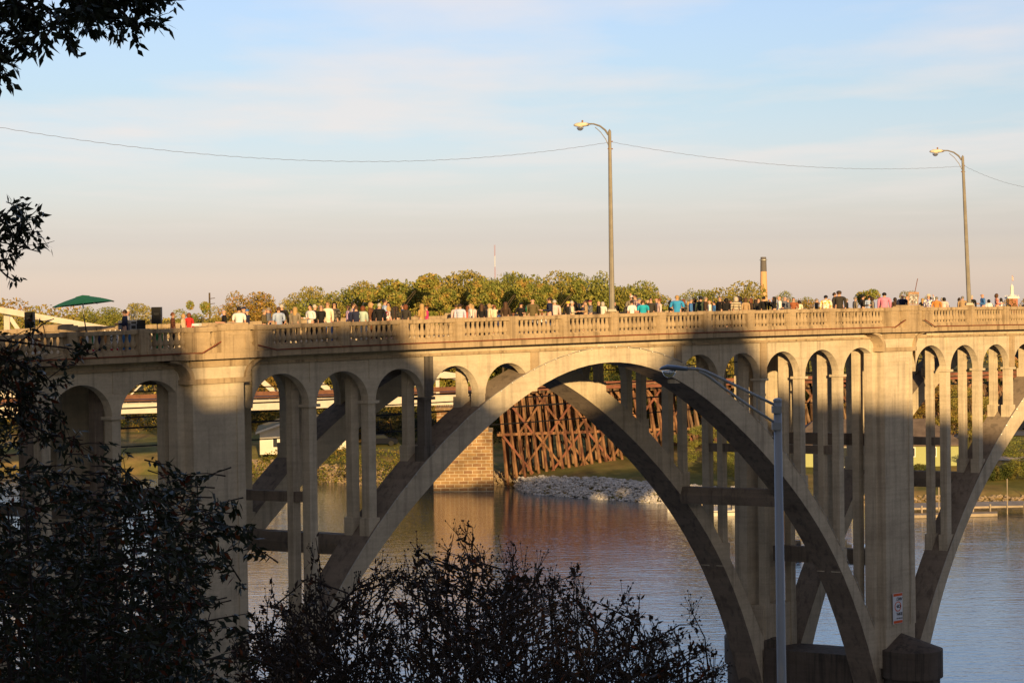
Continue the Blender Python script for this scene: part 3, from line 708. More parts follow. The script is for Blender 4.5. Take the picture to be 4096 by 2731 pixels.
wood('distant_wood', [(-150, 1210, 370), (120, 1216, 370), (300, 1224, 360), (480, 1250, 350), (980, 1262, 330), (1100, 1262, 320)], O, 26000, .32)
wood('distant_wood', [(2640, 1215, 420), (3060, 1222, 420), (3300, 1232, 430), (3500, 1225, 430), (3700, 1215, 430), (4000, 1215, 430), (4300, 1200, 430)], O, 18000, .34)
wood('tree_belt', [(1150, 1235, 272), (1230, 1185, 272), (1330, 1150, 270), (1450, 1130, 268), (1530, 1150, 268), (1620, 1112, 268), (1700, 1135, 268), (1760, 1135, 268), (1900, 1102, 268), (2060, 1088, 268), (2200, 1095, 268), (2290, 1128, 268), (2370, 1108, 268), (2440, 1135, 270), (2510, 1132, 270), (2600, 1160, 272), (2660, 1210, 275)], G, 130000, .24)
wood('undergrowth', [(1950, 1500, 236), (2450, 1480, 236), (2900, 1490, 236), (3300, 1500, 240), (4300, 1440, 244)], leaf_mat('thicket_leaves', (.03, .045, .012), (.055, .07, .018), (.12, .10, .02)), 80000, .2)  # leaf colours darkened to stand for the trestle's shade
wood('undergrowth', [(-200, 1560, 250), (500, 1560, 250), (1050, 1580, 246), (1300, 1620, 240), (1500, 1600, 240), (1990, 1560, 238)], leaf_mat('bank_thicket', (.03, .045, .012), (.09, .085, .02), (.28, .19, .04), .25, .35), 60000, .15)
wood('weeds', [(700, 1810, 212), (1040, 1840, 212), (1140, 1835, 211), (1290, 1790, 209), (1400, 1800, 206), (1480, 1830, 205), (1700, 1820, 205)], leaf_mat('weed_leaves', (.10, .13, .02), (.17, .16, .03), (.24, .15, .04)), 16000, .13)

# ------------------------------------------------------------------ railway: steel truss spans, stone pier, timber trestle
MST = mat('silver_steel', (.50, .45, .38), .5, .5, noise=(1.2, .15)); MRS = mat('rusty_steel', (.16, .07, .04), .8, .3, noise=(1.5, .35))
def DR(x): return float(np.interp(x, [-400, 0, 2000, 4200], [203, 208, 223, 247]))
def RP(x, z, off=0.0):
    D = DR(x) + off; p = PX(x, 1500, D); return (p[0], D, z)
tb = empty('truss_bridge', RP(600, 0), 'silver painted riveted steel truss railway bridge behind the left end of the concrete bridge', 'bridge')
def chz(x): return float(np.interp(x, [-400, 0, 480, 1900], [22.8, 20.6, 18.3, 12.2]))
def beam(d, p, q, w, h):
    p, q = Vector(p), Vector(q); a = (q - p).normalized(); s = a.cross(Vector((0, 0, 1)))
    s = s.normalized() if s.length > .1 else Vector((0, 1, 0)); s = Vector((0, 1, 0)) if abs(a.z) > .9 else s; t_ = s.cross(a).normalized()
    c = []
    for e in (p, q): c += [e - s * w / 2 - t_ * h / 2, e + s * w / 2 - t_ * h / 2, e + s * w / 2 + t_ * h / 2, e - s * w / 2 + t_ * h / 2]
    d.hexa([c[0], c[1], c[5], c[4], c[3], c[2], c[6], c[7]])
for off in (0, 5.2):
    d = MB(); beam(d, RP(-400, chz(-400), off), RP(480, chz(480), off), .5, .62); tb_ = d.build('top_chord', MST, tb)
    d = MB(); beam(d, RP(480, chz(480), off), RP(1900, chz(1900), off), .5, .6); d.build('top_chord', MST, tb)
    vx = [-190, 32, 268, 500, 730, 890, 1118, 1345, 1570, 1750]
    for i, x in enumerate(vx):
        d = MB(); beam(d, RP(x, 10.6, off), RP(x, chz(x) - .2, off), .35, .62 if x < 300 else .42); d.build('vertical', MST, tb)
        if i + 1 < len(vx):
            x2 = vx[i + 1]; d = MB(); beam(d, RP(x + 10, chz(x) - .4, off + .05), RP(x2 - 8, 10.9, off + .05), .2, .42); d.build('diagonal', MST, tb)
            if i > 0 and off == 0:
                d = MB(); beam(d, RP(x + 5, 10.9, off + .3), RP(x2 - 5, chz(x2) - .4, off + .3), .08, .16); d.build('diagonal', MST, tb)
    d = MB(); a, b_ = RP(-400, 10, off), RP(1960, 10, off)
    beam(d, (a[0], a[1], 10.0), (b_[0], b_[1], 10.0), .3, 1.15); gd = d.build('girder', MST, tb)
    d = MB()
    for x in range(-380, 1950, 52):
        p = RP(x, 10.0, off - .19); d.box((p[0] - .06, p[1] - .05, 9.44), (p[0] + .06, p[1] + .04, 10.56))
    for z in (9.47, 10.54):
        beam(d, (a[0], a[1] - .22, z), (b_[0], b_[1] - .22, z), .2, .07)
    for x in range(-380, 1950, 9):
        p = RP(x, 9.4, off - .3); d.box((p[0] - .05, p[1] - .03, 9.35), (p[0] + .05, p[1] + .03, 9.43))
    gs = d.build('rivets_and_stiffeners', MST, tb); gs['kind'] = 'stuff'
d = MB(); beam(d, RP(-400, 11.25, -.3), RP(1960, 11.25, -.3), .3, .46); d.build('rail_beam', MRS, tb)
d = MB(); beam(d, RP(-400, 10.8, 2.6), RP(1960, 10.8, 2.6), 4.6, .1); d.build('deck', MRS, tb)
# stone pier
mstn = bpy.data.materials.new('stone_blocks'); mstn.use_nodes = True; t = mstn.node_tree; b = t.nodes['Principled BSDF']; b.inputs['Roughness'].default_value = .95
g = t.nodes.new('ShaderNodeNewGeometry'); mp = t.nodes.new('ShaderNodeMapping'); mp.inputs['Rotation'].default_value = (math.radians(90), 0, 0); t.links.new(g.outputs['Position'], mp.inputs[0])
no_ = t.nodes.new('ShaderNodeTexNoise'); no_.inputs['Scale'].default_value = 1.3; t.links.new(g.outputs['Position'], no_.inputs[0])
mxv = mix(t, 'MIX', .06, mp.outputs[0], no_.outputs['Color'])
br = t.nodes.new('ShaderNodeTexBrick'); br.inputs['Scale'].default_value = 1; br.inputs['Mortar Size'].default_value = .03; br.inputs['Brick Width'].default_value = .95; br.inputs['Row Height'].default_value = .36
br.inputs['Color1'].default_value = (.30, .19, .085, 1); br.inputs['Color2'].default_value = (.19, .10, .05, 1); br.inputs['Mortar'].default_value = (.50, .42, .30, 1); br.inputs['Bias'].default_value = -.1
t.links.new(mxv, br.inputs[0])
n3 = t.nodes.new('ShaderNodeTexNoise'); n3.inputs['Scale'].default_value = .5; n3.inputs['Detail'].default_value = 6; t.links.new(g.outputs['Position'], n3.inputs[0])
r_ = ramp(t.nodes, [(.35, (.65, .62, .6)), (.65, (1.35, 1.35, 1.3))]); t.links.new(n3.outputs['Fac'], r_.inputs[0]); c = mix(t, 'MULTIPLY', 1.0, br.outputs[0], r_.outputs[0]); t.links.new(c, b.inputs[0])
bn = t.nodes.new('ShaderNodeBump'); bn.inputs['Distance'].default_value = .06; bn.inputs['Strength'].default_value = .8; bn.invert = True; t.links.new(br.outputs['Fac'], bn.inputs['Height']); t.links.new(bn.outputs[0], b.inputs['Normal'])
Dp = 216.5
def frus(d, xa, xb, D0, D1, z0, z1, g):
    d.hexa([(xa - g, D0 - g, z0), (xb + g, D0 - g, z0), (xb + g, D1 + g, z0), (xa - g, D1 + g, z0), (xa, D0, z1), (xb, D0, z1), (xb, D1, z1), (xa, D1, z1)])
XL, XR = PX(1737, 1900, Dp)[0], PX(1970, 1900, Dp)[0]
sp_ = empty('stone_pier', ((XL + XR) / 2, Dp + 3, 0), 'golden stone block pier standing in the river at the end of the timber trestle', 'bridge pier')
d = MB(); frus(d, XL, XR, Dp, Dp + 8.5, -3, 6.4, .14); d.build('pier_shaft', mstn, sp_)
d = MB(); frus(d, XL + .35, XR - .45, Dp + .4, Dp + 8, 6.42, 9.1, .05); d.build('pier_top', mstn, sp_)
d = MB(); frus(d, XL - .05, XR + .02, Dp - .03, Dp + 8.4, 6.32, 6.55, .05); frus(d, XL + .2, XR - .3, Dp + .25, Dp + 8.1, 9.05, 9.35, .05); d.build('coping', mstn, sp_)
# timber trestle
MW1 = mat('brown_timber', (.25, .13, .065), .85, .2, noise=(2.5, .6, (1, 1, .15)), alt=((.12, .05, .03), 1.1, .45, .6, (1, 1, .3))); MW2 = mat('grey_timber', (.22, .14, .08), .9, .15, noise=(2.5, .55, (1, 1, .15)), alt=((.10, .055, .035), 1.1, .45, .6, (1, 1, .3))); MW3 = mat('red_timber', (.20, .075, .045), .8, .3, noise=(.8, .4))
tr_ = empty('timber_trestle', RP(2600, 1), 'long timber railway trestle of leaning brown piles with cross bracing on the far bank', 'trestle')
piles = []; k = 0; x = 1992.0
rest_p = MB()
while x < 4150:
    D = DR(x) + RNG.uniform(-.15, .15); X = PX(x, 1500, D)[0]; ztop = 10.5
    lean = [(0, -.2, 1.15, -2.6), (.25, .9, .55, .4), (.5, 1.9, .45, 1.9), (.75, 2.9, .35, 3.2), (1.0, 4.2, .0, 6.6)]
    for j, (tx, ty, bx_, by_) in enumerate(lean):
        jt = RNG.uniform(-.1, .1, 4); bxx, byy = X + tx + bx_ + jt[0], D + by_ + jt[1]; zb = max(-.6, ground_z(bxx, byy) - .4)
        d = rest_p if (j == 4 or k >= 100) else MB()
        r = RNG.uniform(.15, .2)
        pm = ((X + tx + bxx) / 2 + jt[2] * .6, (D + ty + byy) / 2, (ztop + zb) / 2)
        d.tube([(X + tx, D + ty, ztop), pm, (bxx, byy, zb)], [r * .9, r, r * 1.1], 7)
        if d is not rest_p: d.build('pile', MW1 if j in (0, 2) else MW2, tr_); k += 1
    d = MB(); beam(d, (X - .4, D - .9, 10.65), (X + 1.3, D + 4.9, 10.65), .3, .35); d.build('cap_beam', MW2, tr_)
    x += 30 * (225 / D) * RNG.uniform(.94, 1.06)
o = rest_p.build('back_piles', MW2, tr_); o['kind'] = 'stuff'
for off, z in ((-1.45, 5.9), (1.9, 5.9)):
    x = 1985
    while x < 4150:
        x2 = x + RNG.uniform(180, 240); d = MB(); dz = RNG.uniform(-.08, .08); beam(d, RP(x, z + dz, off - .2), RP(x2, z + RNG.uniform(-.08, .08), off - .2), .14, .3); d.build('girt', MW1 if off < 0 else MW2, tr_); x = x2 - 8
x = 2010; i = 0
while x < 4100:
    for (za, zb, oa, ob) in ((10.5, 6.0, -.55, -1.6), (5.8, 1.5, -1.7, -2.9)):
        up_ = (i % 2 == 0); xa, xb = (x, x + 118); d = MB()
        if not up_: xa, xb = xb, xa
        beam(d, RP(xa, za, oa - .15), RP(xb, zb, ob - .15), .09, .24); d.build('brace', MW1 if i % 3 else MW3, tr_)
        if RNG.random() < .5:
            d = MB(); beam(d, RP(xb + 12, za, 1.5), RP(xa + 12, zb, 1.4), .09, .22); d.build('brace', MW2, tr_)
    x += RNG.uniform(46, 74); i += 1
for z, h, m, off in ((11.0, .4, MW3, .4), (11.0, .4, MW3, 3.4)):
    d = MB(); beam(d, RP(1940, z, off), RP(4200, z, off), .4, h); d.build('stringer', m, tr_)
d = MB(); beam(d, RP(1940, 11.5, .1), RP(4200, 11.5, .1), .25, .3); d.build('guard_timber', MW3, tr_)
d = MB(); beam(d, RP(1940, 11.28, 1.9), RP(4200, 11.28, 1.9), 3.6, .14); d.build('track_deck', MW2, tr_)

# ------------------------------------------------------------------ houses, lawn furniture, dock, boats, cars
MWH = mat('white_siding', (.62, .58, .50), .8, noise=(.6, .1), bump=(1, .5, .03, (.2, .2, 8))); MRF = mat('olive_roof', (.24, .19, .09), .95, noise=(.7, .3)); MGL = mat('window_glass', (.03, .035, .04), .1, .8)
MTR = mat('white_trim', (.72, .70, .64), .7)
def house(name, c, rz, w, l, hw, hr, wall, roofm, label, hip=False, wins=()):
    e = empty(name, c, label, 'house', None, 0); ca, sa = math.cos(rz), math.sin(rz)
    def T(x, y, z): return (c[0] + x * ca - y * sa, c[1] + x * sa + y * ca, c[2] + z)
    d = MB(); d.box((-w / 2, -l / 2, -.3), (w / 2, l / 2, hw), T)
    if not hip: d.add([T(-w / 2, -l / 2, hw), T(w / 2, -l / 2, hw), T(0, -l / 2, hr - .08), T(-w / 2, l / 2, hw), T(w / 2, l / 2, hw), T(0, l / 2, hr - .08)], [(0, 1, 2), (5, 4, 3)])
    d.build('wall', wall, e)
    o = .5; d = MB(); q = (hw - .12)
    if hip:
        top = [T(-w / 2 + 3, 0, hr), T(w / 2 - 3, 0, hr)]; c4 = [T(-w / 2 - o, -l / 2 - o, q), T(w / 2 + o, -l / 2 - o, q), T(w / 2 + o, l / 2 + o, q), T(-w / 2 - o, l / 2 + o, q)]
        c5 = [T(-w / 2 - o, -l / 2 - o, q - .15), T(w / 2 + o, -l / 2 - o, q - .15), T(w / 2 + o, l / 2 + o, q - .15), T(-w / 2 - o, l / 2 + o, q - .15)]
        d.add(top + c4 + c5, [(2, 3, 1, 0), (3, 4, 1), (4, 5, 0, 1), (5, 2, 0), (2, 6, 7, 3), (3, 7, 8, 4), (4, 8, 9, 5), (5, 9, 6, 2), (6, 9, 8, 7)])
        d.build('roof', roofm, e)
    else:
        for s in (-1, 1):
            d = MB(); y0, y1 = -l / 2 - .4, l / 2 + .4
            d.hexa([T(s * (w / 2 + o), y0, q - .1), T(0, y0, hr - .03), T(0, y1, hr - .03), T(s * (w / 2 + o), y1, q - .1), T(s * (w / 2 + o), y0, q + .08), T(0, y0, hr + .15), T(0, y1, hr + .15), T(s * (w / 2 + o), y1, q + .08)]); d.build('roof', roofm, e)
        d = MB()
        for s in (-1, 1): d.hexa([T(s * (w / 2 + o), y0 - .06, q - .2), T(0, y0 - .06, hr - .12), T(0, y0 - .005, hr - .12), T(s * (w / 2 + o), y0 - .005, q - .2), T(s * (w / 2 + o), y0 - .06, q + .06), T(0, y0 - .06, hr + .12), T(0, y0 - .005, hr + .12), T(s * (w / 2 + o), y0 - .005, q + .06)])
        d.build('rake_board', MTR, e)
    for (x, z, ww, hh) in wins:
        d = MB(); y = -l / 2; d.box((x - ww / 2 - .1, y - .05, z - .1), (x + ww / 2 + .1, y - .004, z + hh + .1), T); f = d.build('window', MTR, e)
        d = MB(); d.box((x - ww / 2, y - .08, z), (x + ww / 2, y - .052, z + hh), T); d.build('pane', MGL, e).parent = f
        bpy.data.objects[-1] if False else None
    return e
hp = PX(1190, 1800, 243)
house('white_house', (hp[0], 250, 2.75), math.radians(6), 10.8, 13, 2.6, 4.4, MWH, MRF, 'white clapboard house with an olive green roof on the far bank behind the left arch', wins=((-3.5, .6, .5, 1.15), (-2.6, .6, .5, 1.15), (2.2, .7, .6, 1.1)))
hp = PX(3520, 1920, 213)
MYW = mat('green_siding', (.34, .36, .16), .8, bump=(1, .5, .03, (.2, .2, 6))); MRF2 = mat('shingle_roof', (.14, .105, .085), .95, noise=(1.2, .3))
vh = house('visitor_house', (hp[0], 218, ground_z(hp[0], 214)), math.radians(-4), 18.5, 8, 2.7, 5.2, MYW, MRF2, 'yellow green house with a low brown hipped roof and white trim near the dock', hip=True, wins=((-5.4, 1.0, 1.3, 1.3), (-3.2, .2, 1.0, 2.1), (-1.2, 1.0, 1.0, 1.2), (3.6, 1.3, 1.3, .9), (6.1, 1.3, .9, .9)))
d = MB()
for x in (-9.1, 9.1): d.box((x - .1, -4.07, 0), (x + .1, -3.99, 2.75), lambda a, b_, c_: (hp[0] + a, 218 + b_ - a * .07, ground_z(hp[0], 214) + c_))
d.build('corner_trim', MTR, vh)
MWD = mat('dock_wood', (.34, .28, .21), .9, noise=(1, .3)); 
dk = empty('dock', PX(3900, 2025, 189), 'weathered wooden boat dock on piles along the far bank right of the pier', 'dock')
def quadbox(d, p4, z0, z1): d.hexa([(p[0], p[1], z0) for p in p4] + [(p[0], p[1], z1) for p in p4])
A_, B_, C2, D2 = GP(3480, 2034, .8), GP(4300, 2016, .8), GP(4300, 1998, .8), GP(3480, 2014, .8)
d = MB(); quadbox(d, (A_, B_, C2, D2), .62, .8); d.build('walkway', MWD, dk)
A2, B2, C3, D3 = GP(3480, 2064, .3), GP(3990, 2052, .3), GP(3990, 2036, .3), GP(3480, 2050, .3)
d = MB(); quadbox(d, (A2, B2, C3, D3), .02, .3); d.build('floating_float', MWD, dk)
for i in range(13):
    f = i / 12; X, Y = A_[0] + (B_[0] - A_[0]) * f, A_[1] + (B_[1] - A_[1]) * f - .08; d = MB(); d.tube([(X, Y, -2), (X, Y, 1.0 if i % 4 else 3.4)], .08 if i % 4 else .05, 7); d.build('dock_pile', MWD, dk)
MBW = mat('boat_white', (.75, .70, .60), .3, .6, coat=.4); MBD = mat('boat_dark', (.02, .025, .04), .35, .6); MBO = mat('boat_orange', (.55, .16, .03), .35, .6); MTN = mat('boat_tan', (.5, .38, .22), .7)
def boat(name, c, rz, l, hull, stripe, label):
    e = empty(name, c, label, 'boat', None, 0); ca, sa = math.cos(rz), math.sin(rz)
    T = lambda x, y, z: (c[0] + x * ca - y * sa, c[1] + x * sa + y * ca, c[2] + z)
    st = [(-.5, .42, .55), (-.25, .46, .52), (.05, .45, .55), (.3, .32, .62), (.43, .15, .68), (.5, .01, .74)]
    d = MB(); vs = []; fs = []
    for t, w, h in st: vs += [T(t * l, -w * l * .4, h), T(t * l, -w * l * .34, .28), T(t * l, -w * l * .26, -.1), T(t * l, w * l * .26, -.1), T(t * l, w * l * .34, .28), T(t * l, w * l * .4, h)]
    for i in range(len(st) - 1):
        for j in range(6): a_, b2 = 6 * i + j, 6 * i + (j + 1) % 6; fs.append((a_, b2, b2 + 6, a_ + 6))
    fs += [(0, 1, 2, 3, 4, 5)[::-1]]; d.add(vs, fs); d.build('hull', hull, e)
    d = MB(); vs = []; fs = []
    for t, w, h in st: vs += [T(t * l, -w * l * .4 - .025, h - .12), T(t * l, -w * l * .355 - .03, .34)]
    for i in range(len(st) - 1): fs.append((2 * i, 2 * i + 1, 2 * i + 3, 2 * i + 2))
    d.add(vs, fs); d.build('stripe', stripe, e)
    for x, y in ((-.12, -.3), (-.12, .3)):
        d = MB(); d.box((x * l - .2, y - .2, .4), (x * l + .25, y + .2, .75), T); d.box((x * l - .28, y - .2, .6), (x * l - .16, y + .2, 1.15), T); d.build('seat', MTN, e)
    d = MB(); d.box((.03 * l, -.35, .45), (.09 * l, .35, .95), T); d.build('console', MBD, e)
    d = MB(); d.box((-.5 * l - .35, -.18, .45), (-.5 * l + .02, .18, 1.15), T); d.box((-.5 * l - .25, -.07, -.3), (-.5 * l - .05, .07, .45), T); d.build('outboard_motor', MBD, e)
    return e
p = GP(2772, 2046); boat('bass_boat', (p[0], p[1], -.12), math.radians(178), 5.0, MBW, MBD, 'white boat with a dark stripe, its bow showing left of the far arch rib')
p = GP(2905, 2046); boat('bass_boat', (p[0], p[1] - 3, .02), math.radians(4), 5.8, MBW, MBD, 'white motor boat with tan seats moored under the cross strut of the arch')
p = GP(3420, 2212); boat('bass_boat', (p[0], p[1], .02), math.radians(6), 5.4, MBW, MBO, 'white boat with an orange stripe on the river between the columns left of the pier')
p = GP(3175, 2207); boat('bass_boat', (p[0], p[1], .02), math.radians(95), 2.6, MBO, MBD, 'small red boat seen end on between the arch ribs')
# cars
MT_ = mat('tyre', (.02, .02, .02), .9); MCG = mat('car_glass', (.02, .025, .03), .1, .8)
def car(name, c, rz, paint, label):
    e = empty(name, c, label, 'car', None, 0); ca, sa = math.cos(rz), math.sin(rz); T = lambda x, y, z: (c[0] + x * ca - y * sa, c[1] + x * sa + y * ca, c[2] + z)
    prof = [(-2.2, .35), (-2.25, .8), (-1.9, .95), (-1.35, 1.42), (.5, 1.45), (1.15, .98), (2.1, .82), (2.25, .5), (2.2, .3)]
    d = MB(); k = len(prof); vs = [T(x, -.85, z) for x, z in prof] + [T(x, .85, z) for x, z in prof]; d.add(vs, [tuple(range(k)), tuple(range(k, 2 * k))[::-1]] + [(i, i + k, (i + 1) % k + k, (i + 1) % k) for i in range(k)]); d.build('body', paint, e)
    d = MB(); g = [(-1.75, .97), (-1.28, 1.36), (.42, 1.38), (.95, 1.0)]; d.add([T(x, -.862, z) for x, z in g], [(3, 2, 1, 0)]); d.build('side_window', MCG, e); d = MB(); d.add([T(x, .862, z) for x, z in g], [(0, 1, 2, 3)]); d.build('side_window', MCG, e)
    for x in (-1.35, 1.35):
        for y in (-.8, .8):
            d = MB(); vs = []; n = 14
            for yy in (y - .11, y + .11): vs += [T(x + .33 * math.cos(6.283 * i / n), yy, .33 + .33 * math.sin(6.283 * i / n)) for i in range(n)]
            d.add(vs, [tuple(range(n)), tuple(range(n, 2 * n))[::-1]] + [(i, i + n, (i + 1) % n + n, (i + 1) % n) for i in range(n)]); d.build('wheel', MT_, e)
    return e
CPD = mat('dark_paint', (.010, .012, .02), .8, .05); CPW = mat('white_paint', (.7, .7, .7), .25, .6, coat=.5)
def carpx(x, D, rz, m, lab): q = PX(x, 1700, D); car('parked_car', (q[0], D, ground_z(q[0], D)), rz, m, lab)
carpx(1520, 246, .1, CPD, 'dark car parked in the shade behind the left bank'); carpx(3405, 250, -.3, CPW, 'white car parked behind the timber trestle'); carpx(4070, 238, .2, CPD, 'dark car in the parking lot at the right edge')
carpx(3975, 252, .1, CPW, 'white car at the back of the parking lot right of the pier')
MAS = mat('asphalt', (.10, .10, .105), .9, noise=(1, .15)); MPV = mat('path_concrete', (.42, .35, .27), .9)
def sheet(name, ptsxy, m, dz):
    """flat sheet draped on the ground between a near and a far edge"""
    d = MB(); n = 40; (x0, y0, x1, y1), (X0_, Y0_, X1_, Y1_) = ptsxy; vs = []; fs = []; mrows = 8
    for j in range(mrows + 1):
        f = j / mrows
        for i in range(n + 1):
            t = i / n; a = (x0 + (x1 - x0) * t, y0 + (y1 - y0) * t); b_ = (X0_ + (X1_ - X0_) * t, Y0_ + (Y1_ - Y0_) * t); X = a[0] + (b_[0] - a[0]) * f; Y = a[1] + (b_[1] - a[1]) * f; vs.append((X, Y, ground_z(X, Y) + dz))
    for j in range(mrows):
        for i in range(n): q = j * (n + 1) + i; fs.append((q, q + 1, q + n + 2, q + n + 1))
    d.add(vs, fs); tag(d.build(name, m), kind='structure')
sheet('parking_lot', ((36, 232, 90, 233), (36, 256, 90, 257)), MAS, .1)
sheet('path', ((46, 217, 90, 216), (46, 220, 90, 219)), MPV, .08)
MSH = leaf_mat('shrub_leaves', (.05, .07, .02), (.08, .10, .025), (.13, .11, .03))
for i, (x, y, r, lab) in enumerate([(3965, 1945, 1.1, 'largest round shrub on the lawn right of the pier'), (4035, 1955, .8, 'low round shrub rightmost of the clipped shrubs on the lawn'), (3998, 1960, .6, 'smallest shrub between two larger ones on the lawn'), (3680, 1950, 1.3, 'dark shrub in the shade in front of the green house')]):
    D = 205.0; q = PX(x, y, D); V, F = leaf_cloud(crown_points(2200, [(0, 0, r * .7, r, r * .8)], .6), .09, .7); me = np_mesh('crown', V, F, [MSH]); e = empty('shrub', (q[0], D, ground_z(q[0], D)), lab, 'shrub')
    o = bpy.data.objects.new('crown', me); COL.objects.link(o); o.parent = e
# skyline things
MSB = mat('brick_stack', (.62, .36, .19), .9, noise=(.3, .1)); MSD = mat('stack_dark', (.13, .12, .12), .9); MRD = mat('red_paint', (.42, .16, .12), .6); 
q = PX(3055, 1180, 620); e = empty('smokestack', (q[0], 620, ground_z(q[0], 620)), 'tall cream smokestack with a dark top band on the skyline', 'smokestack'); zt = PX(3054, 1028, 620)[2]; zm = PX(3054, 1086, 620)[2]; z0 = ground_z(q[0], 620)
d = MB(); d.lathe([(1.6, 0), (1.02, zm - z0)], (q[0], 620, z0), 24); d.build('shaft', MSB, e, smooth=False)
d = MB(); d.lathe([(1.02, zm), (.92, zt - .3), (.8, zt)], (q[0], 620, 0), 24); d.build('dark_band', MSD, e)
d = MB(); zz = PX(3054, 1041, 620)[2]; d.lathe([(1.3, zz), (1.3, zz + .15)], (q[0], 620, 0), 20); d.build('gallery', mat('galvanised', (.5, .5, .48), .5, metal=.6), e)
q = PX(1980, 1120, 900); e = empty('radio_mast', (q[0], 900, 10), 'thin red and white lattice radio mast rising above the trees', 'mast'); zt = PX(1980, 980, 900)[2]; nseg = 6
for i in range(nseg):
    d = MB(); za = 20 + (zt - 20) * i / nseg; zb = 20 + (zt - 20) * (i + 1) / nseg
    for a in range(3): d.tube([(q[0] + .22 * math.cos(a * 2.09), 900 + .28 * math.sin(a * 2.09), za), (q[0] + .28 * math.cos(a * 2.09), 900 + .28 * math.sin(a * 2.09), zb)], .05, 4)
    st = 6
    for s in range(st):
        u0 = za + (zb - za) * s / st; u1 = za + (zb - za) * (s + 1) / st; d.tube([(q[0] - .28, 900, u0), (q[0] + .28, 900, u1)], .04, 4)
    d.build('mast_section', MRD if i % 2 else MTR, e)
MBR = mat('tower_brick', (.40, .17, .11), .9, noise=(.4, .1)); q = PX(4048, 1215, 420); e = empty('church_tower', (q[0], 420, 8), 'brick church tower with a cream cupola and spire at the right edge', 'tower'); X = q[0]
def zpx(y, D, x=4048): return PX(x, y, D)[2]
d = MB(); s = .9; d.box((X - .95, 418.8, 8), (X + .95, 421.2, zpx(1194, 420))); d.build('brick_shaft', MBR, e)
d = MB(); zc = zpx(1194, 420); d.box((X - 1.25, 418.7, zc), (X + 1.25, 421.3, zc + .35)); 
for i in range(7):
    for y in (418.75, 421.2): d.box((X - 1.2 + i * .38, y, zc + .35), (X - 1.12 + i * .38, y + .08, zc + .75))
d.box((X - 1.25, 418.7, zc + .75), (X + 1.25, 421.3, zc + .85)) if False else None
d.build('balcony', MTR, e)
d = MB(); z1 = zpx(1148, 420); d.lathe([(.6, zc + .3), (.56, zc + .8), (.38, zc + 1.0), (.36, z1), (.42, z1 + .04), (.38, z1 + .1), (.04, zpx(1136, 420))], (X, 420, 0), 8); d.build('cupola', MTR, e)
d = MB(); zf = zpx(1100, 420); d.tube([(X, 420, z1), (X, 420, zf)], .03, 5); fp = d.build('flagpole', mat('pole_grey', (.4, .4, .4), .5), e)
d = MB(); 
for i in range(5): d.add([(X + .03, 420, zf - .05 - i * .2), (X + .32, 419.9, zf - .4 - i * .2), (X + .32, 419.9, zf - .6 - i * .2), (X + .03, 420, zf - .25 - i * .2)], [(0, 1, 2, 3)], i % 2)
fl = d.build('flag', [MRD, MTR], e); fl['label'] = 'limp flag with red and white stripes'
q = PX(839, 1240, 330); e = empty('utility_pole', (q[0], 330, ground_z(q[0], 330)), 'wooden utility pole with side arms above the trees on the left', 'utility pole'); zt = PX(839, 1171, 330)[2]
d = MB(); d.tube([(q[0], 330, 1), (q[0], 330, zt)], [.22, .15], 7); d.build('pole', MBK, e)
for z in (zt - 1.0, zt - 1.9): 
    d = MB(); d.tube([(q[0], 330, z), (q[0] + .9, 330, z + .1)], .06, 5); d.build('side_arm', MBK, e)
# ------------------------------------------------------------------ shade trees on the bluff behind the camera (their shadow falls on the bridge)
def tree_sz(x):   # photo x -> height of the top of the shade on the bridge front, relative to the rail
    return float(np.interp(x, [-300, 640, 690, 790, 980, 1075, 1560, 1660, 1800, 2000, 2150, 2400, 2600, 2740, 2800, 2940, 3010, 3100, 3200, 3400, 3550, 3800, 4000, 4096, 4300],
                              [1.0, .9, .3, -3.0, -3.2, -.1, -.15, -1.7, -2.7, -4.0, -4.3, -4.3, -3.0, -1.2, -.4, -.5, -1.7, -3.3, -4.3, -4.6, -5.0, -5.8, -7, -9, -10]))
tan_el = math.tan(SUN_EL)
pts = []
for x in np.arange(-500, 4700, 25):
    u, _ = br_px(x, 1300, -.4); p = Vector(BR(u, -.4, tree_sz(x))); Yb = -30.0
    s = (p[1] - Yb) / (-sun_from[1]); pts.append((p[0] + sun_from[0] * s, p[2] + sun_from[2] * s))
pts = np.array(sorted(pts)); 
def shade_top(X): return float(np.interp(X, pts[:, 0], pts[:, 1]))
ORD = ['first', 'second', 'third', 'fourth', 'fifth', 'sixth', 'seventh', 'eighth', 'ninth', 'tenth', 'eleventh', 'twelfth', 'thirteenth', 'fourteenth', 'fifteenth', 'sixteenth', 'seventeenth', 'eighteenth', 'nineteenth', 'twentieth']
BLUFFL = ['dense tree on the bluff behind the viewpoint, %s from the left' % q for q in ORD] + ['dense tree at the right end of the row behind the viewpoint', 'dense tree beyond the right end of the row behind the viewpoint']
X = pts[0, 0] - 2; i = 0
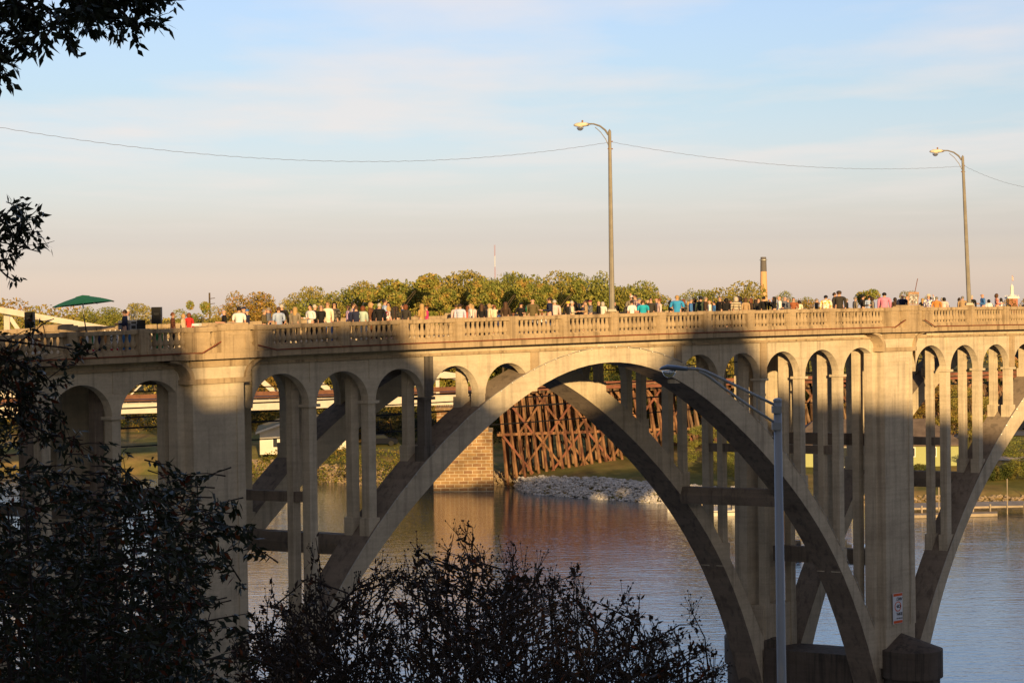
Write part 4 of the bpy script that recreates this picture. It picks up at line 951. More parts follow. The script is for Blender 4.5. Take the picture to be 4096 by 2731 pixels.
while X < pts[-1, 0] + 4:
    w = RNG.uniform(3.4, 4.6); n = 9000; cx_ = X + w / 2; base = ground_z(cx_, -30)
    PX_ = RNG.uniform(X - .6, X + w + .6, n); tops = np.array([shade_top(q) for q in PX_]) - np.abs(RNG.normal(0, .12, n)); PZ = base - .3 + (tops - base + .3) * RNG.random(n) ** .7
    P = np.stack([PX_, -30 + RNG.uniform(-3, 3, n) * .8, PZ], 1); e = empty('bluff_tree', (cx_, -30, base), BLUFFL[i % len(BLUFFL)], 'tree', None)
    P[:, 2] += (P[:, 1] + 30) * -(tan_el)
    P -= np.array([cx_, -30, base]); V, F = leaf_cloud(P, RNG.uniform(.22, .36, n), .8); o = bpy.data.objects.new('crown', np_mesh('crown', V, F, [ML_dark])); COL.objects.link(o); o.parent = e
    d = MB(); d.tube([(cx_, -30, base - .3), (cx_ + .2, -30, base + 5), (cx_, -30, shade_top(cx_) - 2)], [.35, .28, .08], 8); d.build('trunk', MBK, e); X += w; i += 1

# big unseen trees added on the near bank, left of the picture, to keep the sky off the left faces of the columns
for i, (x, y, h, w) in enumerate([(-16, 22, 26, 13), (-24, 40, 28, 15), (-36, 56, 26, 16), (-40, 30, 30, 18), (-30, 10, 28, 15), (-52, 66, 26, 18), (-60, 45, 30, 20), (-20, -6, 24, 14), (-74, 70, 28, 20), (-34, -14, 28, 16)]):
    tree('sky_blocker_tree', (x, y, max(0, ground_z(x, y)) - .3), h, w, 'oak', ML_dark, 'added tall dark tree out of view to the left, blocking sky light, %s of its row' % ORD[i], var=i)
# ------------------------------------------------------------------ street lamps on the bridge, wires, foreground lamp
MPO = mat('lamp_pole_metal', (.30, .27, .22), .5, .4, metal=.3, noise=(2, .2)); MLH = mat('lamp_head_cream', (.75, .66, .50), .5); MLG = mat('lamp_glass', (.45, .45, .45), .08, .6, trans=.75)
MBL = mat('black_plastic', (.012, .012, .014), .5, .4); MBR2 = mat('bracket_brown', (.25, .12, .05), .7)
AX = Vector((-math.sin(PHI), math.cos(PHI), 0))      # across the bridge
AU = Vector((math.cos(TH), math.sin(TH), 0))
def bridge_lamp(u, ztop, lean, label, arm_px):
    b = Vector(BR(u, -.47, .12)); e = empty('street_lamp', b, label, 'street lamp', 'street lamps on the bridge')
    t = b + Vector((0, 0, ztop)) + AX * 0 + Vector((-lean, 0, 0))
    d = MB(); d.tube([b, b + (t - b) * .5, t - Vector((0, 0, .06)), t + Vector((0, 0, .04))], [.125, .10, .072, .01], 8); d.build('pole', MPO, e)
    d = MB(); c = b
    for s in (0, 1): d.box((c[0] - .2 + .03 * s, c[1] - .2 + .03 * s, c[2] - .02 + .05 * s), (c[0] + .2 - .03 * s, c[1] + .2 - .03 * s, c[2] + .05 + .04 * s))
    for sx in (-.15, .15):
        for sy in (-.15, .15): d.tube([(c[0] + sx, c[1] + sy, c[2]), (c[0] + sx, c[1] + sy, c[2] + .14)], .02, 6)
    d.build('base_plate', MPO, e)
    up_ = Vector((0, 0, 1)); a0 = t - up_ * .22; A = arm_px
    pts = [a0 + AX * (A * f) + up_ * g for f, g in ((0.06, .0), (.2, .22), (.45, .42), (.75, .53), (1.0, .55))]
    d = MB(); d.tube(pts, [.045, .045, .04, .035, .035], 7); d.build('arm', MPO, e)
    pts = [t - up_ * .7 + AX * .06, t - up_ * .42 + AX * A * .18, t - up_ * .08 + AX * A * .42, t + up_ * .16 + AX * A * .68]
    d = MB(); d.tube(pts, .018, 6); d.build('brace_rod', MPO, e)
    h0 = a0 + AX * A + up_ * .55
    n = 10; prof = [(0.0, .06, .05), (.12, .12, .09), (.35, .16, .12), (.58, .15, .11), (.72, .09, .07), (.78, .02, .02)]; vs = []; fs = []
    for x, w, h in prof:
        for k in range(n):
            a = 2 * math.pi * k / n; q = h0 + AX * (x - .05) + AU * (w * math.cos(a)) + up_ * (h * (math.sin(a) * (1.0 if math.sin(a) > 0 else .75)) - .03); vs.append(q)
    for i in range(len(prof) - 1):
        for k in range(n): q = i * n + k; r = i * n + (k + 1) % n; fs.append((q, r, r + n, q + n))
    fs += [tuple(range(n)), tuple(range(5 * n, 6 * n))]; d = MB(); d.add(vs, fs); hd = d.build('lamp_head', MLH, e, smooth=True)
    d = MB(); c = h0 + AX * .42 - up_ * .10; d.lathe([(.17, 0), (.15, -.10), (.09, -.17), (.02, -.19)], c, 12); g_ = d.build('lamp_glass', MLG, e, smooth=True)
    d = MB(); c = h0 + AX * .3 + up_ * .09; d.lathe([(.04, 0), (.04, .09)], c, 8); d.build('photocell', MBR2, e)
    d = MB(); w = t - up_ * .55; d.tube([w - AU * .0, w + AU * .16 + up_ * .04], .03, 6); d.tube([w - up_ * .3 - AU * .1, w - up_ * .3 + AU * .16], .03, 6); d.build('wire_bracket', MBR2, e)
    return w
def pole_height(u, ytop, x):
    return br_px(x, ytop, -.47)
_, z1 = br_px(2436, 520, -.47); _, z2 = br_px(3853, 622, -.47)
w1 = bridge_lamp(19.35, z1 - .12, .02, 'tall steel street lamp on the near rail at the middle of the arch', 1.05)
w2 = bridge_lamp(44.55, z2 - .12, .28, 'tall leaning steel street lamp on the near rail at the right end', 1.05)
MWR = mat('wire', (.10, .085, .08), .6)
def wire(name, p, q, sag, r, label, n=60, twist=0.0, group=None, cat='wire'):
    p, q = Vector(p), Vector(q); pts = []
    for i in range(n + 1):
        f = i / n; w = p.lerp(q, f) - Vector((0, 0, 4 * sag * f * (1 - f))); 
        if twist: w += Vector((0, 0, twist * math.sin(i * 1.9)))
        pts.append(w)
    d = MB(); d.tube(pts, r, 5); o = d.build(name, MWR, origin=p); return tag(o, label, cat, group)
pl = PX(-60, 500, 66.0)
wire('overhead_wire', pl, w1, 1.05, .007, 'twisted overhead wire sagging from the left edge to the nearer bridge lamp', 160, .012, 'overhead wires')
wire('overhead_wire', w1 + AU * .16, w2, .55, .007, 'twisted overhead wire running between the two bridge lamps', 120, .012, 'overhead wires')
wire('overhead_wire', w2 + AU * .16, PX(4200, 758, 118), .3, .007, 'short overhead wire leaving the farther lamp at the right edge', 60, .012, 'overhead wires')
# cables slung behind the far rib
for i, (z, r, lab) in enumerate([(-2.75, .03, 'topmost black cable slung behind the bridge columns'), (-3.45, .035, 'second black cable from the top behind the bridge columns'), (-3.85, .03, 'third black cable from the top behind the bridge columns'), (-4.3, .04, 'thick fourth black cable behind the bridge columns'), (-5.1, .03, 'lowest black cable hanging behind the bridge columns')]):
    pts = [BR(u, WID + .35 + .15 * i, z - .22 * math.sin(math.pi * ((u + .05) % 39.2) / 39.2)) for u in np.arange(-20, 62, .8)]
    d = MB(); d.tube(pts, r, 5); tag(d.build('utility_cable', MBL, origin=pts[0]), lab, 'cable', 'cables slung behind the bridge')
# string lights along the near arch edge
MBU = mat('bulb', (.55, .53, .48), .2, .8)
for c, (ta, tb_), lab in ((SPANC, (-15.5, 17.6), 'string of small bulbs along the top edge of the main arch'), (SPANC + 39.2, (-17.6, -8), 'string of small bulbs along the edge of the right hand arch')):
    ts = np.arange(ta, tb_, .12); pts = [Vector(BR(c + t, -.17, EXT(t) + .02 + .03 * abs(math.sin(t * 2.6)))) for t in ts]
    e = empty('string_lights', pts[0], lab, 'string lights', None); d = MB(); d.tube(pts, .011, 4); d.build('cord', mat('light_cord', (.45, .45, .42), .5), e)
    # bulbs spaced evenly by length
    s = 0; last = -1; first = None
    for i in range(1, len(pts)):
        s += (pts[i] - pts[i - 1]).length
        if s - last > .62:
            last = s
            if first is None:
                d = MB(); d.lathe([(.015, .0), (.026, -.02), (.03, -.045), (.02, -.07), (.004, -.078)], pts[i], 6); first = d.build('bulb', MBU, e); fp_ = pts[i]
            else:
                o = first.copy(); COL.objects.link(o); o.parent = e; o.location = pts[i] - fp_
# grey lamp post on the near bank
MGP = mat('grey_lamp_paint', (.30, .33, .38), .45, .5); D = 33.0
pt = PX(3110, 1605, D); gz = ground_z(pt[0], D); pb = Vector((pt[0] + .06, D, gz))
e = empty('street_lamp', pb, 'grey street lamp with a twin pipe arm standing in front of the bridge', 'street lamp')
d = MB(); d.tube([pb, pt], [.10, .068], 12); d.build('pole', MGP, e, smooth=True)
d = MB(); d.lathe([(.078, 0), (.075, .03), (.04, .055), (.005, .06)], (pt[0], D, pt[2]), 12); d.build('pole_cap', MGP, e)
for y in (1637, 1704):
    d = MB(); q = PX(3106, y, D); d.box((q[0] - .075, q[1] - .085, q[2] - .06), (q[0] + .075, q[1] + .085, q[2] + .06)); d.build('clamp', MGP, e)
A = lambda x, y, dd=0: PX(x, y, D + dd)
d = MB(); d.tube([A(3105, 1622), A(3000, 1570), A(2900, 1521), A(2850, 1497), A(2820, 1483), A(2790, 1475), A(2748, 1474)], .024, 8); d.build('upper_arm', MGP, e, smooth=True)
d = MB(); d.tube([A(3105, 1694), A(3000, 1625), A(2900, 1555), A(2850, 1516), A(2822, 1496), A(2798, 1486)], .022, 8); d.build('lower_arm', MGP, e, smooth=True)
d = MB(); d.tube([A(3028, 1584), A(3028, 1640)], .009, 6); d.build('arm_strut', MGP, e)
d = MB(); n = 12; vs = []; fs = []
for x, yt, yb, w in ((2636, 1476, 1479, .02), (2646, 1466, 1480, .07), (2668, 1458, 1479, .12), (2705, 1461, 1481, .12), (2735, 1466, 1483, .08), (2750, 1468, 1484, .05)):
    c = A(x, (yt + yb) / 2); h = (A(x, yt) - A(x, yb)).length / 2
    for k in range(n): a = 2 * math.pi * k / n; vs.append((c[0], c[1] + w * math.cos(a), c[2] + h * math.sin(a)))
for i in range(5):
    for k in range(n): q = i * n + k; r = i * n + (k + 1) % n; fs.append((q, r, r + n, q + n))
fs += [tuple(range(n)), tuple(range(5 * n, 6 * n))]; d.add(vs, fs); d.build('lamp_head', mat('lamp_head_blue_grey', (.10, .13, .19), .4, .5), e, smooth=True)
d = MB(); c = A(2676, 1480); d.lathe([(.125, 0), (.115, -.05), (.08, -.10), (.03, -.125), (.005, -.128)], c, 14); d.build('lamp_glass', MLG, e, smooth=True)

# no-wake sign on the right hand pier
MSW = mat('sign_white', (.72, .74, .78), .5); MSO = mat('sign_orange', (.75, .12, .03), .5); MSK = mat('sign_black', (.015, .015, .02), .6)
su, sz = br_px(3587, 2430, -.62); sz0 = br_px(3587, 2492, -.62)[1]; sz1 = br_px(3587, 2370, -.62)[1]
c = Vector(BR(su, -.62, (sz0 + sz1) / 2)); e = empty('warning_sign', c, 'white and orange sign reading slow no wake on the right pier', 'sign')
H = sz1 - sz0; Wd = H * .235
d = MB(); d.box((su - Wd, -.68, sz0), (su + Wd, -.655, sz1), BR); d.build('panel', MSW, e)
d = MB(); d.box((su - Wd + .02, -.685, sz1 - H * .10), (su + Wd - .02, -.682, sz1 - .02), BR); d.build('stripe', MSO, e)
d = MB(); d.box((su - Wd + .02, -.685, sz0 + .02), (su + Wd - .02, -.682, sz0 + H * .10), BR); d.build('stripe', MSO, e)
zc = sz0 + H * .56; n = 28; vs = []; fs = []
for k in range(n):
    a = 2 * math.pi * k / n
    for r in (H * .165, H * .135): vs.append(BR(su + r * 1.0 * math.cos(a), -.686, zc + r * math.sin(a)))
for k in range(n): q = 2 * k; r = 2 * ((k + 1) % n); fs.append((q, q + 1, r + 1, r))
d = MB(); d.add(vs, fs); d.build('ring', MSO, e)
def text(s, u, v, z, size, m, parent, name='lettering', xs=1.0, bold=.012):
    cu = bpy.data.curves.new(name, 'FONT'); cu.body = s; cu.size = size; cu.align_x = 'CENTER'; cu.align_y = 'CENTER'; cu.offset = bold * size; cu.extrude = .002
    o = bpy.data.objects.new(name, cu); COL.objects.link(o); bpy.context.view_layer.update()
    me = bpy.data.meshes.new_from_object(o.evaluated_get(bpy.context.evaluated_depsgraph_get())); bpy.data.objects.remove(o)
    a = AU; P0 = Vector(BR(u, v, z)); 
    for vt in me.vertices: x, y, zz = vt.co; q = P0 + AU * (x * xs) + Vector((0, 0, y)) + Vector((AU[1], -AU[0], 0)) * (zz + .004); vt.co = q - parent.location
    me.materials.clear(); me.materials.append(m); o = bpy.data.objects.new(name, me); COL.objects.link(o); o.parent = parent; return o
text('SLOW', su, -.686, sz0 + H * .80, H * .14, MSK, e, xs=1.0, bold=.02)
text('NO', su, -.687, zc, H * .15, MSK, e, xs=1.0, bold=.02)
text('WAKE', su, -.686, sz0 + H * .31, H * .14, MSK, e, xs=1.0, bold=.02)
text('BETWEEN BRIDGES', su, -.686, sz0 + H * .17, H * .05, MSK, e, xs=.95)

# ------------------------------------------------------------------ things on the deck
DZ = -.9
def deck(x, y, v): u, z = br_px(x, y, v); return u, z
MUG = mat('green_canvas', (.012, .13, .055), .8, noise=(3, .15)); MCH = mat('chrome', (.6, .6, .6), .3, metal=.8)
v = 2.3; u0, ztop = deck(330, 1180, v); base = Vector(BR(u0 + .25, v, DZ)); top = Vector(BR(u0, v, ztop))
e = empty('patio_umbrella', base, 'large dark green patio umbrella tilted over the sound table at the left', 'umbrella')
R = 1.28; tilt = Vector((.0, .0, 1)) + Vector((-.10, 0, 0)); tilt.normalize(); s1 = Vector((0, 1, 0)); s2 = s1.cross(tilt).normalized() * -1; s1 = tilt.cross(s2)
d = MB(); n = 8; vs = []; fs = []; rings = [(.0, .0), (.28, -.05), (.3, -.075), (.7, -.17), (1.0, -.26), (R, -.36)]
for r, h in rings:
    for k in range(n):
        a = 2 * math.pi * (k + .3) / n; vs.append(top + (s1 * math.cos(a) + s2 * math.sin(a)) * r + tilt * h)
for i in range(len(rings) - 1):
    for k in range(n): q = i * n + k; r = i * n + (k + 1) % n; fs.append((q, r, r + n, q + n))
d.add(vs, fs); d.build('canopy', MUG, e)
d = MB(); d.tube([base, Vector(BR(u0 + .03, v, ztop - .75))], .026, 8); d.build('pole', MBL, e)
d = MB(); d.tube([Vector(BR(u0 + .03, v, ztop - .75)), top - tilt * .02], .026, 8); d.build('upper_pole', MCH, e)
for k in range(n):
    a = 2 * math.pi * (k + .3) / n; d = MB(); dr = s1 * math.cos(a) + s2 * math.sin(a); d.tube([top + dr * .1 - tilt * .08, top + dr * (R - .03) - tilt * .39], .009, 4); d.build('rib', MCH, e)
d = MB(); d.lathe([(.25, 0), (.25, .05), (.06, .1), (.05, .3)], base, 12); d.build('stand', MBL, e)
def loudspeaker(x, yt, yb, v, label, wpx):
    u, zt = deck(x, yt, v); _, zb = deck(x, yb, v); b = Vector(BR(u, v, DZ)); e = empty('loudspeaker', b, label, 'loudspeaker', 'loudspeakers on stands')
    h = zt - zb; w = wpx / 108 / 2; d = MB(); c = Vector(BR(u, v, zb))
    d.hexa([c + Vector((-w, -.16, 0)), c + Vector((w * .9, -.2, 0)), c + Vector((w * .9, .14, 0)), c + Vector((-w, .14, 0)), c + Vector((-w, -.16, h)), c + Vector((w * .9, -.2, h)), c + Vector((w * .9, .14, h)), c + Vector((-w, .14, h))])
    cab = d.build('cabinet', MBL, e)
    d = MB(); d.box((c[0] - w * .5, c[1] - .215, c[2] + h * .52), (c[0] + w * .5, c[1] - .19, c[2] + h * .66)); d.build('connector_panel', mat('dark_grey', (.05, .05, .05), .6), e)
    d = MB(); d.tube([b + Vector((0, 0, .6)), c], .018, 6); d.build('stand_pole', MBL, e)
    for k in range(3):
        a = 2.09 * k + .4; d = MB(); d.tube([b + Vector((0, 0, .7)), b + Vector((.5 * math.cos(a), .5 * math.sin(a), .02))], .014, 5); d.build('leg', MBL, e)
loudspeaker(120, 1247, 1311, .8, 'black loudspeaker on a stand, leftmost thing on the bridge below the green umbrella', 38)
loudspeaker(628, 1228, 1295, .9, 'black loudspeaker on a stand between the sound table and the woman in stripes', 43)
MGC = mat('gear_grey', (.35, .36, .38), .5)
def dbox(name, x0, x1, yt, yb, v0, v1, m, label, cat, parts=()):
    xm = (x0 + x1) / 2; ua, zt = deck(x0, yt, v0); ub, _ = deck(x1, yt, v0); _, zb = deck(xm, yb, v0); e = empty(name, BR((ua + ub) / 2, v0, zb), label, cat)
    d = MB(); d.box((ua, v0, zb), (ub, v1, zt), BR); d.build('case', m, e); return e, ua, ub, zb, zt
e, ua, ub, zb, zt = dbox('equipment_case', 548, 582, 1280, 1318, 1.5, 2.1, MBL, 'black equipment case on the sound table beside the loudspeaker', 'case')
e, ua, ub, zb, zt = dbox('amplifier', 521, 548, 1282, 1296, 1.5, 2.1, MGC, 'upper grey rack amplifier beside the man looking at his phone', 'amplifier')
d = MB(); d.box((ua + .04, 1.485, zb + .03), (ub - .04, 1.498, zb + (zt - zb) * .7), BR); d.build('front_panel', MBL, e)
e, ua, ub, zb, zt = dbox('amplifier', 521, 546, 1299, 1318, 1.5, 2.1, MGC, 'lower grey rack amplifier beside the man looking at his phone', 'amplifier')
d = MB(); d.box((ua + .04, 1.485, zb + .03), (ub - .04, 1.498, zt - .03), BR); d.build('front_panel', MBL, e)
e, ua, ub, zb, zt = dbox('white_box', 792, 806, 1294, 1303, 1.4, 1.7, MSW, 'small white box on a table near the bald man in black', 'box')
d = MB(); d.box((ua + .02, 1.39, zb + .02), (ub - .02, 1.398, zt - .02), BR); d.build('label', MGC, e)
MTB = mat('table_grey', (.5, .48, .44), .7)
def table(ua, ub, v0, v1, label):
    e = empty('folding_table', BR((ua + ub) / 2, (v0 + v1) / 2, DZ), label, 'table', 'folding tables on the deck')
    d = MB(); d.box((ua, v0, DZ + .70), (ub, v1, DZ + .74), BR); d.build('table_top', MTB, e)
    for u in (ua + .08, ub - .08):
        for v_ in (v0 + .06, v1 - .06): d = MB(); d.tube([BR(u, v_, DZ), BR(u, v_, DZ + .7)], .015, 5); d.build('leg', MBL, e)
table(br_px(500, 1330, 1.4)[0], br_px(600, 1330, 1.4)[0], 1.35, 2.2, 'folding table under the black sound equipment')
table(br_px(770, 1310, 1.3)[0], br_px(880, 1310, 1.3)[0], 1.25, 2.0, 'folding table under the small white box')
# banners seen between the left balusters
def banner(x0, x1, v, m, label, txt=None, tm=None, z0=-.78, z1=-.12, extra=()):
    ua, ub = br_px(x0, 1340, v)[0], br_px(x1, 1340, v)[0]; e = empty('banner', BR((ua + ub) / 2, v, z0), label, 'banner', 'coloured banners behind the left balusters')
    d = MB(); d.box((ua, v, z0), (ub, v + .015, z1), BR, 3); d.build('cloth', m, e)
    for (fa, fb, za, zb_, mm) in extra: d = MB(); d.box((ua + (ub - ua) * fa, v - .012, z0 + (z1 - z0) * za), (ua + (ub - ua) * fb, v - .004, z0 + (z1 - z0) * zb_), BR); d.build('printed_band', mm, e)
    if txt: text(txt, (ua + ub) / 2, v - .01, z0 + (z1 - z0) * .68, .26, tm, e, bold=.03)
def flat(n, c): return mat(n, c, .75)
CW, CO, CR, CB, CG, CN = flat('cloth_white', (.75, .74, .72)), flat('cloth_orange', (.55, .24, .07)), flat('cloth_red', (.5, .02, .03)), flat('cloth_blue', (.05, .16, .34)), flat('cloth_green', (.02, .2, .07)), flat('cloth_navy', (.02, .025, .06))
banner(312, 340, .5, CO, 'plain orange banner, leftmost of those behind the balusters'); banner(341, 380, .5, CW, 'white banner with a green block and red foot', None, None, extra=((.55, .8, .35, .95, CG), (.1, .9, .0, .12, CR)))
banner(382, 408, .5, CN, 'dark navy banner left of the orange and white one'); banner(409, 428, .5, CO, 'narrow brown orange banner beside the one lettered GS')
banner(430, 474, .5, CW, 'white banner lettered GS in black with a red foot', 'GS', MSK, extra=((.05, .95, .0, .12, CR),)); banner(478, 524, .5, CB, 'blue banner right of the one lettered GS')
banner(588, 602, .5, CR, 'red banner just right of the rail post'); banner(610, 652, .5, CG, 'green banner with a white corner', extra=((.5, .75, .1, .5, CW),)); banner(654, 668, .5, CW, 'narrow white banner right of the green one')
banner(127, 150, .5, CW, 'small white banner under the first loudspeaker')
# easel with a charcoal drawing on the right pier bay
u, zt = deck(3660, 1168, .1); _, zb = deck(3660, 1217, .1); e = empty('easel', BR(u, .1, DZ), 'wooden easel holding a grey drawing with a tall mast on the right pier', 'easel')
ul, ur = deck(3633, 1200, .1)[0], deck(3672, 1200, .1)[0]; sh = (ur - ul) * .12
d = MB(); d.hexa([BR(ul, .1, zb), BR(ur, .1, zb), BR(ur, .14, zb), BR(ul, .14, zb), BR(ul + sh, .1, zt), BR(ur + sh, .1, zt), BR(ur + sh, .14, zt), BR(ul + sh, .14, zt)]); d.build('board', mat('board_tan', (.45, .26, .14), .8), e)
q = .08; d = MB(); dm = mat('charcoal_drawing', (.30, .27, .25), .9, noise=(9, .9), alt=((.72, .70, .66), 6, .5, .56))
d.hexa([BR(ul + .03, .085, zb + .03), BR(ur - .06, .085, zb + .03), BR(ur - .06, .095, zb + .03), BR(ul + .03, .095, zb + .03), BR(ul + sh + .02, .085, zt - .1), BR(ur + sh - .08, .085, zt - .1), BR(ur + sh - .08, .095, zt - .1), BR(ul + sh + .02, .095, zt - .1)]); d.build('drawing', dm, e)
a_, b_ = deck(3660, 1166, .1), deck(3672, 1114, .1); d = MB(); d.tube([BR(a_[0], .12, a_[1] - .1), BR(b_[0], .12, b_[1])], .02, 6); d.build('mast', mat('mast_brown', (.16, .06, .04), .6), e)
for s in (-.35, .35): d = MB(); d.tube([BR(u + s, .0, DZ), BR(u + s * .4, .12, zt)], .018, 5); d.build('leg', mat('easel_wood', (.35, .2, .1), .7), e)
# ------------------------------------------------------------------ people on the bridge
def skin_mesh(name, chain, levels=1):
    """chain: list of (index, parent, (x, y, z), rx, ry); grows one continuous surface with the Skin modifier"""
    me = bpy.data.meshes.new(name + '_cage'); me.from_pydata([c[2] for c in chain], [(c[0], c[1]) for c in chain if c[1] is not None], [])
    o = bpy.data.objects.new(name, me); COL.objects.link(o); m = o.modifiers.new('s', 'SKIN'); m.use_smooth_shade = True
    sv = me.skin_vertices[0].data
    for c in chain: sv[c[0]].radius = (c[3], c[4]); sv[c[0]].use_root = (c[1] is None)
    sb = o.modifiers.new('d', 'SUBSURF'); sb.levels = levels; sb.render_levels = levels
    bpy.context.view_layer.update(); dg = bpy.context.evaluated_depsgraph_get(); r = bpy.data.meshes.new_from_object(o.evaluated_get(dg)); r.name = name
    bpy.data.objects.remove(o); bpy.data.meshes.remove(me); return r
# person faces +y, one unit is 1.75 m of standing height, feet at z = 0
def body_chain(pose, fem, sit=False):
    sh = .185 if fem else .215; hp = .105; z = -.42 if sit else 0
    c = [(0, None, (0, 0, .98 + z), .15 if fem else .155, .10)]
    c += [(1, 0, (0, .0, 1.14 + z), .125 if fem else .15, .095), (2, 1, (0, -.005, 1.32 + z), .16 if fem else .185, .10), (3, 2, (0, -.01, 1.43 + z), .10, .075), (4, 3, (0, .0, 1.50 + z), .052, .055)]
    c += [(5, 4, (0, .012, 1.56 + z), .062, .07), (6, 5, (0, .012, 1.635 + z), .078, .095), (7, 6, (0, .0, 1.70 + z), .068, .082)]
    i = 8
    arms = {'down': ((.02, -.02, 1.14), (.03, .04, .90)), 'hold': ((.03, -.03, 1.14), (-.04, .26, 1.16)), 'face': ((.08, .10, 1.20), (-.08, .20, 1.50)), 'fold': ((.05, .0, 1.14), (-.22, .17, 1.17)), 'wave': ((.12, .05, 1.40), (.06, .12, 1.66))}
    for s in (-1, 1):
        p = pose if (s == 1 or pose in ('fold', 'face')) else ('down' if pose != 'hold' else 'hold')
        if pose == 'wave' and s == -1: p = 'down'
        e, h = arms[p]; S = (s * sh, -.01, 1.40 + z); E_ = (s * (sh + e[0]), e[1], e[2] + z); H = (s * (sh + h[0]), h[1], h[2] + z)
        c += [(i, 3, S, .058, .058), (i + 1, i, E_, .043, .043), (i + 2, i + 1, H, .03, .028)]
        dx = Vector(H) - Vector(E_); dx.normalize(); side = dx.cross(Vector((1, 0, 0))); side = side.normalized() if side.length > .1 else Vector((0, 1, 0))
        P = Vector(H) + dx * .05; c.append((i + 3, i + 2, tuple(P), .034, .022)); k = i + 4
        for f in range(4):    # fingers
            q = P + dx * (.072 - .006 * abs(f - 1.5)) + side * (.016 * (f - 1.5)) + Vector((-s * .012, 0, 0)); c.append((k, i + 3, tuple(q), .009, .008)); k += 1
        q = Vector(H) + dx * .055 + side * .045; c.append((k, i + 2, tuple(q), .010, .009)); i = k + 1
    for s in (-1, 1):
        if sit: L_ = ((s * .10, .05, .52), (s * .12, .46, .50), (s * .12, .48, .08), (s * .13, .60, .03))
        else: L_ = ((s * hp, 0, .88), (s * .11, .015, .49), (s * .115, -.02, .08), (s * .13, .12, .03))
        c += [(i, 0, L_[0], .088, .088), (i + 1, i, L_[1], .058, .058), (i + 2, i + 1, L_[2], .038, .038), (i + 3, i + 2, L_[3], .04, .028)]; i += 4
    return c
def top_chain(pose, fem, sit=False, long_=True, coat=False):
    b = {c[0]: c for c in body_chain(pose, fem, sit)}; g = .022; z = -.42 if sit else 0; out = []; lo = .84 if not coat else .70
    ch = [(0, None, (0, 0, 1.16 + z), b[1][3] + g, b[1][4] + g), (1, 0, (0, 0, 1.0 + z), b[0][3] + g, b[0][4] + g + .01), (2, 1, (0, 0, lo + z), b[0][3] + g + (.02 if coat else .0), .12), (3, 0, (0, -.005, 1.32 + z), b[2][3] + g - .005, .12), (4, 3, (0, -.01, 1.43 + z), .105, .085), (5, 4, (0, 0, 1.475 + z), .062, .06)]
    i = 6; idx = [8, 17]
    for s0 in idx:
        S, E_, H = b[s0][2], b[s0 + 1][2], b[s0 + 2][2]; ch += [(i, 4, S, .072, .072), (i + 1, i, E_, .06, .058)]
        if long_: ch.append((i + 2, i + 1, tuple(Vector(E_).lerp(Vector(H), .93)), .042, .04)); i += 3
        else: i += 2
    return ch
def bottom_chain(sit=False, skirt=False):
    if sit: return [(0, None, (0, 0, .56), .16, .12), (1, 0, (.11, .1, .53), .10, .10), (2, 1, (.12, .46, .51), .07, .07), (3, 2, (.12, .48, .14), .055, .055), (4, 0, (-.11, .1, .53), .10, .10), (5, 4, (-.12, .46, .51), .07, .07), (6, 5, (-.12, .48, .14), .055, .055)]
    return [(0, None, (0, 0, .96), .155, .115), (1, 0, (.105, 0, .84), .105, .11), (2, 1, (.112, .015, .49), .075, .078), (3, 2, (.116, -.02, .09), .06, .065), (4, 0, (-.105, 0, .84), .105, .11), (5, 4, (-.112, .015, .49), .075, .078), (6, 5, (-.116, -.02, .09), .06, .065)]
def shell(verts_fn, n1, n2):
    vs = []; fs = []
    for j in range(n1 + 1):
        for i in range(n2 + 1): vs.append(verts_fn(j / n1, i / n2))
    for j in range(n1):
        for i in range(n2): q = j * (n2 + 1) + i; fs.append((q, q + 1, q + n2 + 2, q + n2 + 1))
    return vs, fs
def hair_mesh(style):
    """cap of hair over the back and top of the skull, reaching lower for longer styles"""
    L_ = {'short': 1.60, 'bob': 1.50, 'long': 1.36, 'fringe': 1.63, 'grey': 1.60}[style]; w = {'short': .088, 'bob': .102, 'long': .104, 'fringe': .084}[style]
    d = MB()
    def f(j, i):
        a = math.pi * (-.18 + 1.36 * i) ; t = j          # azimuth round the back, t from crown to hem
        th = min(1, t * 1.6) * math.pi / 2; r = math.sin(th); z = 1.655 + .098 * math.cos(th)
        if t > .625: z = 1.655 + (L_ - 1.655) * (t - .625) / .375; r = 1.0 + (.10 if style == 'bob' else .0) - (.18 * max(0, t - .8) / .2 if style == 'bob' else 0)
        ww = w * (1 + .05 * math.sin(i * 37 + t * 11)); return (ww * r * math.cos(a), -ww * 1.12 * r * math.sin(a) - .0 - (.03 * (t - .625) if t > .625 else 0), z)
    vs, fs = shell(f, 9, 14); d.add(vs, fs)
    vs2 = [(x * .8, y * .8, z - .01) for x, y, z in vs]; d.add(vs2, [q[::-1] for q in fs]); 
    return d.build('hair', MBL, link=False, smooth=True).data
def hat_mesh(kind):
    d = MB()
    if kind == 'cap':
        d.lathe([(.098, 1.665), (.096, 1.70), (.075, 1.745), (.02, 1.765)], (0, .005, 0), 14); d.hexa([(-.075, .08, 1.668), (.075, .08, 1.668), (.06, .18, 1.66), (-.06, .18, 1.66), (-.075, .08, 1.68), (.075, .08, 1.68), (.06, .18, 1.668), (-.06, .18, 1.668)])
    else:
        d.lathe([(.19, 1.665), (.19, 1.675), (.10, 1.685), (.095, 1.77), (.07, 1.785), (.01, 1.78)], (0, .005, 0), 18)
    return d.build('hat', MBL, link=False, smooth=True).data
